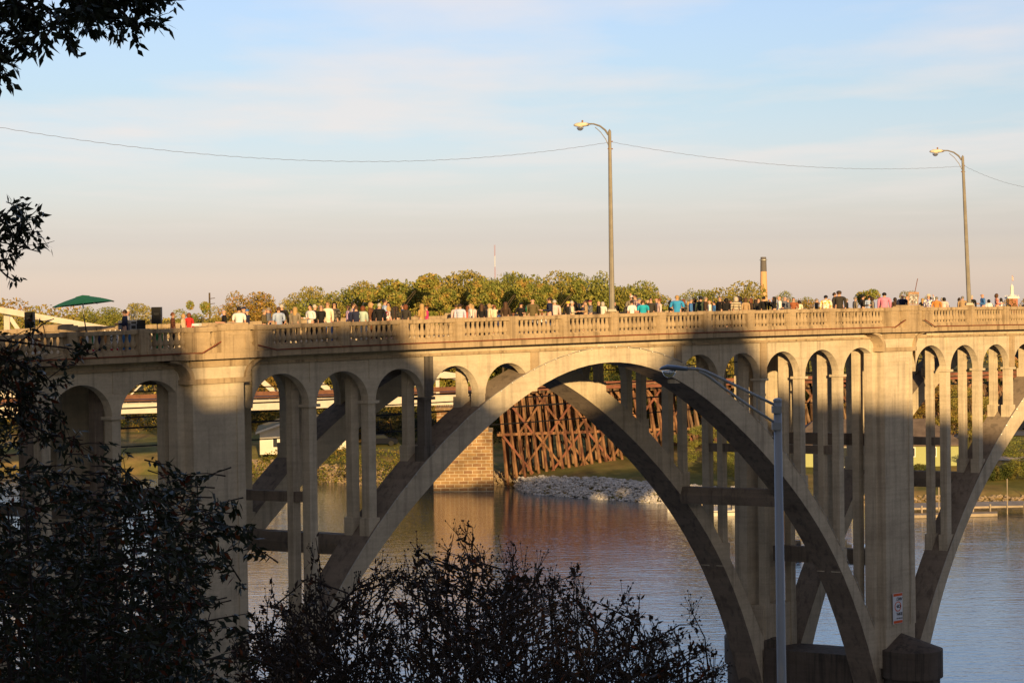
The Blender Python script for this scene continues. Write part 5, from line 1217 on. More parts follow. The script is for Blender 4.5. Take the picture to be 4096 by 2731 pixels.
def face_mesh():
    """nose, ears and a mouth as one feature mesh"""
    d = MB(); d.add([(-.014, .098, 1.60), (.014, .098, 1.60), (0, .125, 1.605), (0, .10, 1.645)], [(0, 1, 2), (1, 3, 2), (3, 0, 2)])
    for s in (-1, 1): d.lathe([(.004, -.02), (.014, -.008), (.016, .008), (.006, .022)], (s * .082, .005, 1.63), 6)
    return d.build('face', MBL, link=False).data
def glasses_mesh():
    d = MB()
    for s in (-1, 1): d.hexa([(s * .034 - .026, .097, 1.628), (s * .034 + .026, .097, 1.628), (s * .034 + .026, .108, 1.628), (s * .034 - .026, .108, 1.628), (s * .034 - .026, .097, 1.655), (s * .034 + .026, .097, 1.655), (s * .034 + .026, .108, 1.655), (s * .034 - .026, .108, 1.655)])
    for s in (-1, 1): d.tube([(s * .06, .10, 1.65), (s * .084, .01, 1.65)], .004, 4)
    return d.build('glasses', MBL, link=False).data
BODY = {}; TOP = {}; BOT = {}
def get_body(p, f, s):
    k = (p, f, s)
    if k not in BODY: BODY[k] = skin_mesh('person_body', body_chain(p, f, s))
    return BODY[k]
def get_top(p, f, s, lg, coat):
    k = (p, f, s, lg, coat)
    if k not in TOP: TOP[k] = skin_mesh('top', top_chain(p, f, s, lg, coat))
    return TOP[k]
def get_bot(s):
    if s not in BOT: BOT[s] = skin_mesh('trousers', bottom_chain(s))
    return BOT[s]
HAIR = {k: hair_mesh(k) for k in ('short', 'bob', 'long')}; HAT = {k: hat_mesh(k) for k in ('cap', 'hat')}; FACE = face_mesh(); GLS = glasses_mesh()
_cm = {}
def cmat(c, rough=.8, pat=None):
    k = (c, pat)
    if k not in _cm:
        nm = 'cloth' if pat != 'skin' else 'skin'
        if pat == 'stripe' or (pat and pat[0] == 'stripe'):
            c2 = pat[1]; m = mat(nm, c, .85); t = m.node_tree; g = t.nodes.new('ShaderNodeNewGeometry'); s = t.nodes.new('ShaderNodeSeparateXYZ'); t.links.new(g.outputs['Position'], s.inputs[0])
            q = t.nodes.new('ShaderNodeMath'); q.operation = 'MULTIPLY'; q.inputs[1].default_value = 2 * math.pi / .075; t.links.new(s.outputs[2], q.inputs[0]); w = t.nodes.new('ShaderNodeMath'); w.operation = 'SINE'; t.links.new(q.outputs[0], w.inputs[0])
            r = ramp(t.nodes, [(.45, c), (.55, c2)]); mr = t.nodes.new('ShaderNodeMapRange'); mr.inputs[1].default_value = -1; t.links.new(w.outputs[0], mr.inputs[0]); t.links.new(mr.outputs[0], r.inputs[0]); t.links.new(r.outputs[0], t.nodes['Principled BSDF'].inputs[0])
        elif pat and pat[0] == 'print': m = mat(nm, c, .85, alt=(pat[1], 9, .47, .53))
        else: m = mat(nm, c, rough, .25, noise=(7, .16) if pat != 'skin' else None)
        _cm[k] = m
    return _cm[k]
HC = {'k': (.012, .009, .008), 'd': (.035, .02, .012), 'b': (.09, .045, .022), 'r': (.17, .055, .02), 'y': (.42, .27, .11), 'w': (.48, .43, .36), 'g': (.22, .19, .16)}
CC = dict(black=(.012, .011, .012), char=(.04, .035, .03), dbrown=(.06, .035, .022), brown=(.15, .06, .028), olive=(.13, .10, .045), taupe=(.24, .20, .15), tan=(.40, .27, .15), beige=(.50, .40, .28), cream=(.70, .60, .44), white=(.78, .76, .74), pinkish=(.70, .50, .47),
          pink=(.66, .25, .38), hot=(.65, .03, .16), red=(.5, .03, .03), maroon=(.16, .02, .03), lblue=(.38, .47, .66), blue=(.06, .18, .45), bright=(.04, .30, .62), turq=(.02, .38, .52), navy=(.02, .025, .06), slate=(.13, .14, .17), mint=(.45, .55, .48), green=(.04, .06, .04), orange=(.5, .22, .06), gold=(.42, .26, .1), yellow=(.75, .52, .08), coral=(.6, .12, .08), lilac=(.5, .35, .5), silver=(.65, .62, .56), rust=(.3, .1, .04), khaki=(.4, .33, .22), jean=(.06, .09, .17))
SKL, SKD = (.60, .33, .22), (.10, .05, .03)
FACING = {'b': 0, 'f': 180, 'l': 90, 'r': -90, 'bl': 40, 'br': -40, 'fl': 135, 'fr': -135}
def person(x, yt, v, hair, hc, top, face, label, pose='down', fem=False, bot='black', gl=False, sk=SKL, pat=None, lg=True, coat=False, hat=None, hatc='black', sit=False, slim=1.0):
    u, z = br_px(x, yt, v); hgt = (z - DZ); nat = 1.77 if not sit else 1.35
    lim = (1.5, 2.0) if not sit else (1.15, 1.5)
    for _ in range(14):
        if hgt > lim[1] and v > .25: v -= .4 if v > .8 else .1
        elif hgt < lim[0] and v < 6.2: v += .4
        else: break
        u, z = br_px(x, yt, v); hgt = z - DZ
    s = min(max(hgt, lim[0] - .12), lim[1] + .1) / nat; slim *= 1.1 if not fem else 1.06
    b = Vector(BR(u, v, DZ)); e = get_person_obj(b, s, pose, fem, sit, sk, label, FACING[face] + RNG.uniform(-12, 12), slim)
    sx = (s * slim, s * slim, s)
    def part(nm, me, m, dz=0, sc=None):
        o = bpy.data.objects.new(nm, me); COL.objects.link(o); o.parent = e; 
        if not me.materials: me.materials.append(m)
        o.material_slots[0].link = 'OBJECT'; o.material_slots[0].material = m; o.location = (0, 0, dz)
        if sc: o.scale = sc
        return o
    part('top', get_top(pose, fem, sit, lg, coat), cmat(CC[top], .8, pat)); part('trousers', get_bot(sit), cmat(CC[bot]))
    dz = -.42 if sit else 0
    if hair in HAIR: part('hair', HAIR[hair], cmat(HC[hc], .6), dz)
    part('face_features', FACE, cmat(sk, .6, 'skin'), dz)
    if gl: part('sunglasses', GLS, MBL, dz)
    if hat: part('hat', HAT[hat], cmat(CC[hatc]), dz)
    return e
def get_person_obj(b, s, pose, fem, sit, sk, label, ang, slim):
    me = get_body(pose, fem, sit)
    if not me.materials: me.materials.append(cmat(SKL, .6, 'skin'))
    o = bpy.data.objects.new('person', me); COL.objects.link(o); o.location = b; o.scale = (s * slim, s * slim, s); o.material_slots[0].link = 'OBJECT'; o.material_slots[0].material = cmat(sk, .6, 'skin')
    # at angle 0 the person faces away from the camera, across the bridge
    o.rotation_euler = (0, 0, math.radians(ang)); return tag(o, label, 'person', 'people standing on the bridge')
F = dict(fem=True)
W_ = (.74, .70, .62)
PEOPLE = [
 (498, 1236, 1.6, 'short', 'd', 'navy', 'l', 'man in a navy vest looking down at his phone beside the sound table', dict(pose='hold', gl=True)),
 (508, 1236, 2.8, 'none', 'g', 'white', 'r', 'man in a pale cap and white shirt behind the man in the navy vest', dict(hat='cap', hatc='silver')),
 (691, 1247, 1.2, 'short', 'r', 'rust', 'r', 'woman with short auburn hair in a brown striped sweater', dict(F, gl=True, pat=('stripe', (.05, .02, .02)))),
 (734, 1252, 1.9, 'bob', 'y', 'beige', 'r', 'blond woman in a beige cardigan next to the red haired woman', dict(F, gl=True)),
 (756, 1249, 1.0, 'bob', 'r', 'red', 'b', 'red haired woman in a red shawl seen from behind', dict(F, coat=True)),
 (896, 1235, 1.2, 'none', 'k', 'black', 'l', 'bald man in a black polo shirt leaning over a table', dict(pose='hold', lg=False, gl=True)),
 (956, 1225, 1.2, 'short', 'k', 'white', 'b', 'dark haired man in a white shirt with a maroon scarf down his back', dict(lg=False)),
 (975, 1226, 2.0, 'none', 'k', 'char', 'l', 'man in a navy cap and dark shirt beside the man with the maroon scarf', dict(hat='cap', hatc='navy', lg=False)),
 (988, 1236, 3.2, 'none', 'k', 'navy', 'l', 'man in a blue cap half hidden behind the man in the navy cap', dict(hat='cap', hatc='blue')),
 (1057, 1234, .9, 'short', 'g', 'olive', 'r', 'balding grey man in an olive brown blazer over the left pier', dict(pose='hold')),
 (1076, 1238, 1.5, 'bob', 'r', 'pinkish', 'l', 'auburn woman in a pink patterned top facing the man in the olive blazer', dict(F, pat=('print', (.2, .1, .1)))),
 (1073, 1227, 3.2, 'short', 'g', 'slate', 'l', 'grey haired person behind the auburn woman in pink', {}),
 (1114, 1225, .8, 'short', 'b', 'lblue', 'bl', 'man in a light blue shirt and sunglasses facing left', dict(gl=True, pose='hold', bot='khaki')),
 (1126, 1214, 1.8, 'short', 'w', 'black', 'b', 'tall balding man in a black waistcoat behind the man in light blue', dict()),
 (1166, 1238, 3.4, 'short', 'b', 'khaki', 'f', 'face with sunglasses half hidden behind the woman with very long blond hair', dict(gl=True)),
 (1180, 1225, .7, 'long', 'y', 'taupe', 'b', 'woman with very long blond hair in a taupe sweater', dict(F)),
 (1241, 1216, .8, 'short', 'k', 'white', 'fl', 'young dark haired man in a white shirt holding a drink', dict(pose='hold')),
 (1259, 1215, 1.9, 'short', 'w', 'black', 'r', 'grey blond woman with a white collar and black jacket', dict(F)),
 (1284, 1217, 1.2, 'bob', 'w', 'black', 'f', 'silver haired woman in sunglasses and a black cardigan with a scarf', dict(F, gl=True)),
 (1310, 1205, 1.1, 'short', 'y', 'cream', 'f', 'blond woman in sunglasses and a long cream knitted tunic', dict(F, gl=True, coat=True, bot='blue', pat=('print', (.8, .72, .58)))),
 (1337, 1207, 1.3, 'bob', 'k', 'black', 'f', 'dark curly haired woman in sunglasses and a black patterned poncho', dict(F, gl=True, coat=True, bot='jean', pat=('print', (.12, .11, .10)))),
 (1393, 1219, 2.9, 'short', 'b', 'lilac', 'r', 'person in a mauve shirt raising a camera', dict(pose='face')),
 (1413, 1207, 1.6, 'short', 'd', 'pinkish', 'r', 'man in a pale pink polo shirt and sunglasses', dict(gl=True, lg=False)),
 (1424, 1221, .8, 'short', 'b', 'navy', 'b', 'man in a dark navy blazer seen from behind', dict()),
 (1451, 1221, .6, 'bob', 'r', 'mint', 'b', 'auburn blond woman in a pale mint jacket with a bag strap', dict(F, bot='silver')),
 (1483, 1205, 2.1, 'bob', 'y', 'brown', 'r', 'blond woman in a brown sweater', dict(F, bot='brown')),
 (1505, 1238, .5, 'long', 'd', 'taupe', 'l', 'short woman with long brown hair and glasses holding a glass', dict(F, pose='hold', gl=True)),
 (1517, 1210, 1.3, 'short', 'w', 'black', 'b', 'white haired man in a black suit behind the woman holding a glass', dict()),
 (1539, 1194, 3.2, 'short', 'd', 'lblue', 'r', 'tall dark haired man in a pale blue shirt towering over the group', {}),
 (1553, 1208, 3.6, 'bob', 'k', 'char', 'f', 'dark haired woman in sunglasses behind the tall man in pale blue', dict(F, gl=True)),
 (1540, 1226, 2.2, 'bob', 'b', 'char', 'b', 'curly brown head between the white haired man and the woman with a white scarf', dict(F)),
 (1553, 1222, 1.5, 'bob', 'y', 'white', 'l', 'woman with light curly hair and a white scarf holding red wine', dict(F, pose='hold', pat=('print', (.3, .12, .12)))),
 (1574, 1224, 2.6, 'bob', 'd', 'dbrown', 'l', 'brown head half hidden left of the woman in dark grey', dict(F)),
 (1586, 1223, .9, 'long', 'd', 'char', 'br', 'woman with long straight dark hair in a dark grey sweater', dict(F, pose='hold')),
 (1612, 1213, 2.2, 'short', 'k', 'blue', 'l', 'dark haired man in a blue shirt behind the chestnut haired woman', dict()),
 (1622, 1215, .7, 'bob', 'r', 'char', 'b', 'woman with a chestnut bob in a charcoal sweater', dict(F, bot='khaki')),
 (1687, 1212, .9, 'long', 'y', 'gold', 'bl', 'woman with long wavy blond hair in a gold plaid vest and white sleeves', dict(F, pose='hold')),
 (1706, 1222, 1.7, 'short', 'r', 'hot', 'l', 'woman in a bright pink jacket', dict(F)),
 (1825, 1217, 1.6, 'short', 'b', 'pinkish', 'b', 'man in a pale pink shirt left of the man in pale striped blue', dict()),
 (1840, 1213, .8, 'short', 'd', 'lblue', 'b', 'man in a pale blue striped shirt seen from behind', dict(pat=('stripe', (.62, .62, .72)))),
 (1870, 1221, 1.8, 'long', 'r', 'coral', 'b', 'woman with dark red hair in a coral top', dict(F)),
 (1881, 1212, 2.9, 'short', 'y', 'silver', 'l', 'blond head behind the woman in a pale pink sweater', {}),
 (1889, 1215, .7, 'long', 'y', 'pinkish', 'b', 'long haired blond woman in a pale pink sweater', dict(F)),
 (1926, 1213, .9, 'long', 'b', 'black', 'b', 'woman with brown blond hair in a black leather jacket', dict(F)),
 (1942, 1219, 2.7, 'bob', 'k', 'navy', 'l', 'dark head between the leather jacket and the cream sweater', {}),
 (1957, 1212, 1.5, 'bob', 'y', 'cream', 'br', 'woman with a blond bob in a cream sweater', dict(F)),
 (1974, 1214, 2.9, 'none', 'k', 'slate', 'l', 'bald head behind the woman in a cream shawl', {}),
 (1978, 1218, .7, 'short', 'r', 'cream', 'b', 'woman with auburn hair pinned up in a wide cream shawl', dict(F, coat=True)),
 (1995, 1237, 2.2, 'short', 'k', 'lblue', 'l', 'small dark head low behind the cream shawl', dict(sit=True)),
 (2022, 1205, .9, 'long', 'b', 'dbrown', 'b', 'woman with long brown hair in a dark brown poncho', dict(F, coat=True)),
 (2053, 1252, 1.2, 'none', 'k', 'brown', 'f', 'seated person with a shaved head low behind the rail', dict(sit=True, sk=(.22, .10, .05))),
 (2084, 1210, .6, 'short', 'r', 'black', 'f', 'red bearded man in a black cap holding a green bottle', dict(pose='hold', hat='cap', hatc='black', lg=False, slim=1.08)),
 (2130, 1192, 1.7, 'none', 'w', 'olive', 'b', 'tall bald man in an olive brown blazer', dict(slim=1.05)),
 (2134, 1251, 1.0, 'short', 'k', 'white', 'f', 'seated dark haired person in sunglasses below the tall bald man', dict(sit=True, sk=SKD, gl=True)),
 (2168, 1243, 1.1, 'none', 'k', 'white', 'f', 'seated bald man with a white collar', dict(sit=True, sk=(.25, .11, .06))),
 (2198, 1187, .6, 'short', 'd', 'navy', 'l', 'large man in a navy vest and checked sleeves', dict(pose='hold', gl=True, slim=1.2, bot='jean')),
 (2218, 1197, 1.4, 'short', 'w', 'pinkish', 'b', 'grey haired man in a pink shirt behind the large man', dict(slim=1.05)),
 (2272, 1206, 1.6, 'none', 'w', 'black', 'b', 'man in a yellow straw hat and black shirt', dict(hat='hat', hatc='yellow')),
 (2288, 1201, .7, 'short', 'w', 'cream', 'r', 'bearded grey man in a cream sweater with folded arms', dict(pose='fold', gl=True, slim=1.05)),
 (2303, 1205, 1.7, 'long', 'k', 'black', 'r', 'woman with long black hair and a black top', dict(F)),
 (2315, 1214, 2.7, 'bob', 'g', 'green', 'l', 'grey curly head behind the woman in black', {}),
 (2331, 1210, 2.9, 'short', 'k', 'navy', 'r', 'dark head behind the man in the tan blazer', {}),
 (2342, 1197, .9, 'short', 'd', 'tan', 'l', 'young man in a tan blazer facing left', dict(pose='hold')),
 (2361, 1199, 1.8, 'none', 'w', 'slate', 'l', 'man in a maroon and white cap shading his eyes', dict(hat='cap', hatc='maroon', pose='face')),
 (2394, 1201, 1.4, 'none', 'w', 'black', 'r', 'bald man in a black jacket left of the satin jacket', dict()),
 (2411, 1205, .7, 'bob', 'w', 'silver', 'b', 'woman with short grey blond hair in a silver satin jacket', dict(F)),
 (2458, 1204, .9, 'none', 'g', 'black', 'b', 'bald man in a black suit just right of the lamp pole', dict()),
 (2526, 1180, 3.9, 'none', 'g', 'taupe', 'b', 'tall man in a pale cap behind the updo woman', dict(hat='cap', hatc='silver')),
 (2541, 1175, 3.5, 'short', 'd', 'maroon', 'l', 'tall man in a maroon plaid shirt shading his face with a raised hand', dict(pose='wave', pat=('stripe', (.6, .5, .45)))),
 (2514, 1206, 1.7, 'short', 'k', 'char', 'b', 'dark head in a grey vest left of the updo woman', {}),
 (2527, 1199, .5, 'short', 'd', 'white', 'b', 'woman with dark pinned hair in a white shirt with maroon trim', dict(F, lg=False)),
 (2556, 1191, 1.8, 'none', 'g', 'lilac', 'r', 'man in a grey cap and a pink and lilac shirt', dict(hat='cap', hatc='slate')),
 (2572, 1198, .8, 'short', 'b', 'turq', 'b', 'man in a turquoise shirt seen from behind', dict(lg=False, slim=1.12)),
 (2589, 1195, 2.6, 'none', 'g', 'orange', 'r', 'balding man behind the man in turquoise', {}),
 (2603, 1189, 1.6, 'short', 'k', 'char', 'f', 'black haired man in red sunglasses and a dark shirt facing the camera', dict(gl=True)),
 (2627, 1189, 3.2, 'none', 'g', 'slate', 'l', 'grey haired man behind the blond bob', {}),
 (2636, 1192, 1.7, 'short', 'r', 'pinkish', 'l', 'man in a pink and purple shirt', dict(slim=1.08)),
 (2628, 1200, .6, 'bob', 'y', 'black', 'b', 'blond woman in black with a thin white bag strap', dict(F)),
 (2681, 1200, .9, 'bob', 'k', 'black', 'r', 'black haired woman in a black sweater left of the bright blue shirt', dict(F, pose='hold')),
 (2708, 1179, .45, 'short', 'y', 'bright', 'b', 'short haired blond person in a bright blue shirt standing tall at the rail', dict(pose='fold', lg=False, slim=1.12, bot='jean')),
 (2735, 1194, 1.5, 'bob', 'r', 'char', 'r', 'auburn woman looking down right of the bright blue shirt', dict(F)),
 (2752, 1204, .9, 'bob', 'y', 'taupe', 'l', 'curly blond woman in grey holding a drink', dict(F, pose='hold')),
 (2763, 1192, 1.8, 'short', 'g', 'blue', 'r', 'grey haired man in glasses and a blue collar', dict(gl=True)),
 (2777, 1191, 2.7, 'bob', 'd', 'navy', 'l', 'dark brown head behind the curly blond in black', {}),
 (2788, 1200, .7, 'bob', 'y', 'black', 'b', 'woman with short curly blond hair in a black sweater', dict(F, slim=1.05)),
 (2802, 1184, 1.8, 'short', 'k', 'green', 'b', 'black haired man in a dark green top', dict()),
 (2822, 1184, .7, 'short', 'g', 'dbrown', 'r', 'grey haired man in glasses, brown leather jacket and white shirt', dict(gl=True)),
 (2838, 1198, 1.5, 'none', 'r', 'white', 'l', 'bald man with a red beard bending forward', dict()),
 (2856, 1208, 2.2, 'short', 'k', 'blue', 'l', 'dark haired person in a blue top between two men', {}),
 (2880, 1184, 1.5, 'short', 'g', 'black', 'fl', 'grey haired man in sunglasses, black jacket and mint shirt', dict(gl=True)),
 (2877, 1217, .6, 'long', 'k', 'maroon', 'b', 'short woman with long black hair', dict(F)),
 (2894, 1205, 1.4, 'bob', 'b', 'dbrown', 'r', 'brown haired woman behind the bending man in grey blue', dict(F)),
 (2905, 1190, 2.9, 'bob', 'k', 'black', 'b', 'dark head rising behind the bending man in grey blue', {}),
 (2909, 1203, .7, 'short', 'b', 'slate', 'l', 'brown haired man in a grey blue shirt bending over the rail', dict(slim=1.1)),
 (2921, 1198, 2.0, 'short', 'b', 'white', 'r', 'man in glasses and a white shirt left of the striped sweater', {}),
 (2943, 1184, .5, 'bob', 'w', 'cream', 'b', 'woman in a black and cream striped sweater and a maroon scarf', dict(F, pat=('stripe', (.03, .02, .02)), slim=1.1)),
 (2950, 1181, 2.7, 'short', 'k', 'black', 'b', 'black haired head behind the striped sweater', {}),
 (2960, 1184, 1.4, 'bob', 'k', 'white', 'l', 'black haired woman in a black and white patterned top', dict(F, pat=('print', (.02, .02, .02)))),
 (2982, 1189, .6, 'bob', 'b', 'tan', 'b', 'woman with a brown bob in a tan and brown sweater', dict(F)),
 (3002, 1191, 1.7, 'long', 'r', 'dbrown', 'l', 'auburn woman between the tan sweater and the wavy haired woman', dict(F)),
 (3022, 1195, .7, 'long', 'd', 'black', 'b', 'woman with wavy brown hair in a black top', dict(F)),
 (3034, 1191, 2.4, 'short', 'b', 'char', 'f', 'ruddy face between the wavy haired woman and the long blond', {}),
 (3050, 1193, .6, 'long', 'y', 'white', 'b', 'woman with straight long blond hair in a white top', dict(F)),
 (3055, 1184, 1.6, 'short', 'k', 'black', 'b', 'black haired man in a black jacket behind the long blond', dict()),
 (3095, 1185, .7, 'long', 'k', 'black', 'l', 'woman with long black hair and a black coat raising a hand to her face', dict(F, pose='face', coat=True, slim=1.1)),
 (3117, 1181, 1.4, 'none', 'w', 'white', 'l', 'white haired balding man in a white shirt with dark suspenders', dict(slim=1.08)),
 (3140, 1183, 2.9, 'none', 'g', 'slate', 'b', 'bald man behind the two grey haired men', {}),
 (3138, 1191, 2.0, 'short', 'g', 'silver', 'l', 'dark grey haired man left of the slate vest', {}),
 (3152, 1189, .7, 'short', 'g', 'slate', 'l', 'grey haired man in a slate vest and tan sleeves', dict(pose='hold')),
 (3174, 1189, 1.4, 'short', 'g', 'rust', 'f', 'grey haired man in a rust coloured jacket facing the camera', dict(pose='hold')),
 (3197, 1199, .6, 'bob', 'd', 'cream', 'b', 'woman with a brown bob in a cream top', dict(F)),
 (3267, 1192, .9, 'short', 'g', 'black', 'r', 'grey haired man in sunglasses and a black jacket standing apart', dict(gl=True)),
 (3303, 1179, .7, 'short', 'k', 'white', 'b', 'black haired person in a yellow and white floral shirt', dict(pat=('print', (.72, .42, .04)), slim=1.15)),
 (3317, 1194, 2.4, 'short', 'y', 'beige', 'r', 'sandy haired head behind the floral shirt', {}),
 (3338, 1168, 1.5, 'short', 'd', 'blue', 'r', 'tall bearded man in a blue shirt facing the man in black', dict(pose='hold')),
 (3356, 1162, .5, 'short', 'b', 'char', 'b', 'very tall man in a dark cap and black jacket', dict(hat='cap', hatc='char', slim=1.22, coat=True)),
 (3386, 1192, 1.4, 'short', 'g', 'black', 'l', 'grey haired man in sunglasses and black suit facing left', dict(gl=True)),
 (3421, 1185, 1.2, 'short', 'g', 'taupe', 'r', 'man with a grey beard and a light grey blazer', dict()),
 (3451, 1178, .8, 'short', 'k', 'char', 'r', 'dark haired man in a charcoal suit holding a white card', dict(pose='hold', slim=1.1)),
 (3477, 1180, 1.9, 'short', 'k', 'lblue', 'b', 'dark haired man in a pale blue shirt behind the woman in grey', {}),
 (3489, 1185, .8, 'bob', 'd', 'taupe', 'r', 'woman with a brown bob, glasses and a grey sweater', dict(F, gl=True)),
 (3520, 1188, 2.4, 'short', 'r', 'navy', 'l', 'man in a red cap left of the pink shirt', dict(hat='cap', hatc='red')),
 (3537, 1168, .6, 'short', 'k', 'pink', 'b', 'man in a pink shirt and khaki trousers with his head bowed', dict(bot='khaki', slim=1.2)),
 (3580, 1188, .8, 'bob', 'd', 'dbrown', 'b', 'woman with a dark bob and a dark brown sweater', dict(F)),
 (3609, 1176, 1.2, 'none', 'g', 'navy', 'b', 'man with a shaved head in a dark vest beside the easel', dict(slim=1.08)),
 (3628, 1180, 1.8, 'none', 'b', 'beige', 'l', 'bearded bald man in blue sunglasses left of the easel', dict(gl=True)),
 (3690, 1191, 1.1, 'long', 'y', 'black', 'b', 'long haired blond woman right of the easel', dict(F)),
 (3714, 1177, 2.2, 'none', 'b', 'white', 'b', 'person in a cream hat waving a hand behind the dark haired man', dict(hat='hat', hatc='cream', pose='wave', pat=('print', (.1, .1, .3)))),
 (3720, 1187, 1.3, 'short', 'k', 'navy', 'l', 'dark skinned man in a navy jacket', dict(sk=SKD)),
 (3746, 1185, .8, 'short', 'g', 'orange', 'b', 'grey haired man in an orange tan jacket', dict(slim=1.12)),
 (3768, 1189, 1.1, 'bob', 'w', 'beige', 'l', 'woman in a patterned headscarf and beige jacket', dict(F, pat=('print', (.3, .2, .12)))),
 (3776, 1188, 2.0, 'bob', 'k', 'pinkish', 'b', 'black haired head behind the headscarf', {}),
 (3792, 1218, 1.3, 'short', 'k', 'black', 'b', 'seated dark haired person right of the headscarf, only the head showing', dict(sit=True)),
 (3838, 1189, 2.2, 'bob', 'd', 'navy', 'r', 'dark haired woman left of the man in the tan blazer at the right', dict(F)),
 (3850, 1183, .9, 'short', 'g', 'tan', 'b', 'grey haired man in a tan blazer left of the farther lamp pole', dict(slim=1.05)),
 (3886, 1178, 1.1, 'short', 'w', 'black', 'b', 'white haired man in a black jacket right of the farther lamp pole', {}),
 (3930, 1172, .8, 'none', 'g', 'blue', 'l', 'bald man in glasses and a blue sweater looking at his phone', dict(pose='hold', gl=True, slim=1.05)),
 (3955, 1196, 1.5, 'bob', 'k', 'white', 'b', 'black haired woman in white with her hair tied back', dict(F)),
 (3987, 1172, 1.0, 'bob', 'b', 'coral', 'r', 'woman with a brown bob in an orange printed top', dict(F, pose='hold', pat=('print', (.7, .5, .4)))),
 (4003, 1190, .9, 'long', 'k', 'white', 'l', 'woman with long black hair in a white top facing the orange print', dict(F, pose='hold')),
 (4039, 1217, 1.4, 'short', 'k', 'red', 'b', 'dark head low behind the rail below the church tower', dict(sit=True)),
 (4093, 1217, 1.4, 'short', 'k', 'maroon', 'b', 'dark head low behind the rail at the very right edge', dict(sit=True)),
]
for x, yt, v, hair, hc, top, face, lab, kw in PEOPLE: person(x, yt, v, hair, hc, top, face, lab, **kw)
# the bottle and glasses people hold
MGB = mat('bottle_green', (.01, .12, .04), .1, .6); 
def held(name, x, y, v, prof, m, label, cat):
    u, z = br_px(x, y, v); d = MB(); p = Vector(BR(u, v, z)); d.lathe(prof, p, 8); tag(d.build(name, m, origin=p, smooth=True), label, cat)
held('bottle', 2105, 1246, .38, [(.035, 0), (.035, .14), (.014, .20), (.014, .27)], MGB, 'green bottle held by the red bearded man in a black cap', 'bottle')
held('wine_glass', 1546, 1262, 1.2, [(.03, 0), (.004, .01), (.004, .08), (.035, .11), (.03, .17)], mat('red_wine', (.25, .01, .02), .1, .6), 'glass of red wine held by the woman with the white scarf', 'glass')
# white seats the low figures sit on are hidden by the rail; plain folding chairs carry them
seat_i = 0
SEATL = ['folding chair under the small dark head behind the cream shawl', 'folding chair under the seated person with a shaved head', 'folding chair under the seated person in sunglasses', 'folding chair under the seated bald man with a white collar', 'folding chair under the seated dark haired person right of the headscarf', 'folding chair under the dark head below the church tower', 'folding chair under the dark head at the very right edge']
for o in [o for o in list(COL.objects) if o.name.startswith('person') and o.data in [BODY.get(k) for k in BODY if k[2]]]:
    s = o.scale[2]; e = empty('folding_chair', o.location, SEATL[seat_i % 7], 'chair', 'folding chairs on the deck', o.rotation_euler[2]); seat_i += 1; h = .42 * s
    def chp(nm, a, b):
        d = MB(); d.box(a, b); q = d.build(nm, MBL, link=True); q.parent = e
    chp('seat', (-.2, -.22, h - .03), (.2, .2, h)); chp('backrest', (-.2, -.25, h + .15), (.2, -.22, h + .38))
    for sx in (-.19, .17):
        for sy in (-.24, .17): chp('leg', (sx, sy, 0), (sx + .02, sy + .02, h + .15 if sy < 0 else h - .03))
# ------------------------------------------------------------------ dark foliage on the near bank
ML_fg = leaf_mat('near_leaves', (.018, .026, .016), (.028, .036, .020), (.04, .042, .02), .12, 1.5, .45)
ML_fg2 = leaf_mat('near_leaves_red', (.10, .025, .012), (.14, .04, .015), (.16, .06, .02), .2, 2)
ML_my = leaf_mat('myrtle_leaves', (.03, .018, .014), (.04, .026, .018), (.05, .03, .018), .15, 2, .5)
MTW = mat('dark_twig', (.035, .027, .024), .9, .2)
def leaves(P, Dr, L_, Wd):
    n = len(P); Dr = Dr / np.linalg.norm(Dr, axis=1)[:, None]; s = np.cross(Dr, RNG.normal(size=(n, 3))); s /= np.linalg.norm(s, axis=1)[:, None]; nn = np.cross(Dr, s)
    L_ = L_.reshape(-1, 1); Wd = Wd.reshape(-1, 1)
    V = np.stack([P, P + Dr * L_ * .4 + s * Wd + nn * Wd * .35, P + Dr * L_ + nn * L_ * .12, P + Dr * L_ * .4 - s * Wd + nn * Wd * .35], 1).reshape(-1, 3)
    return V, np.arange(4 * n).reshape(-1, 4)
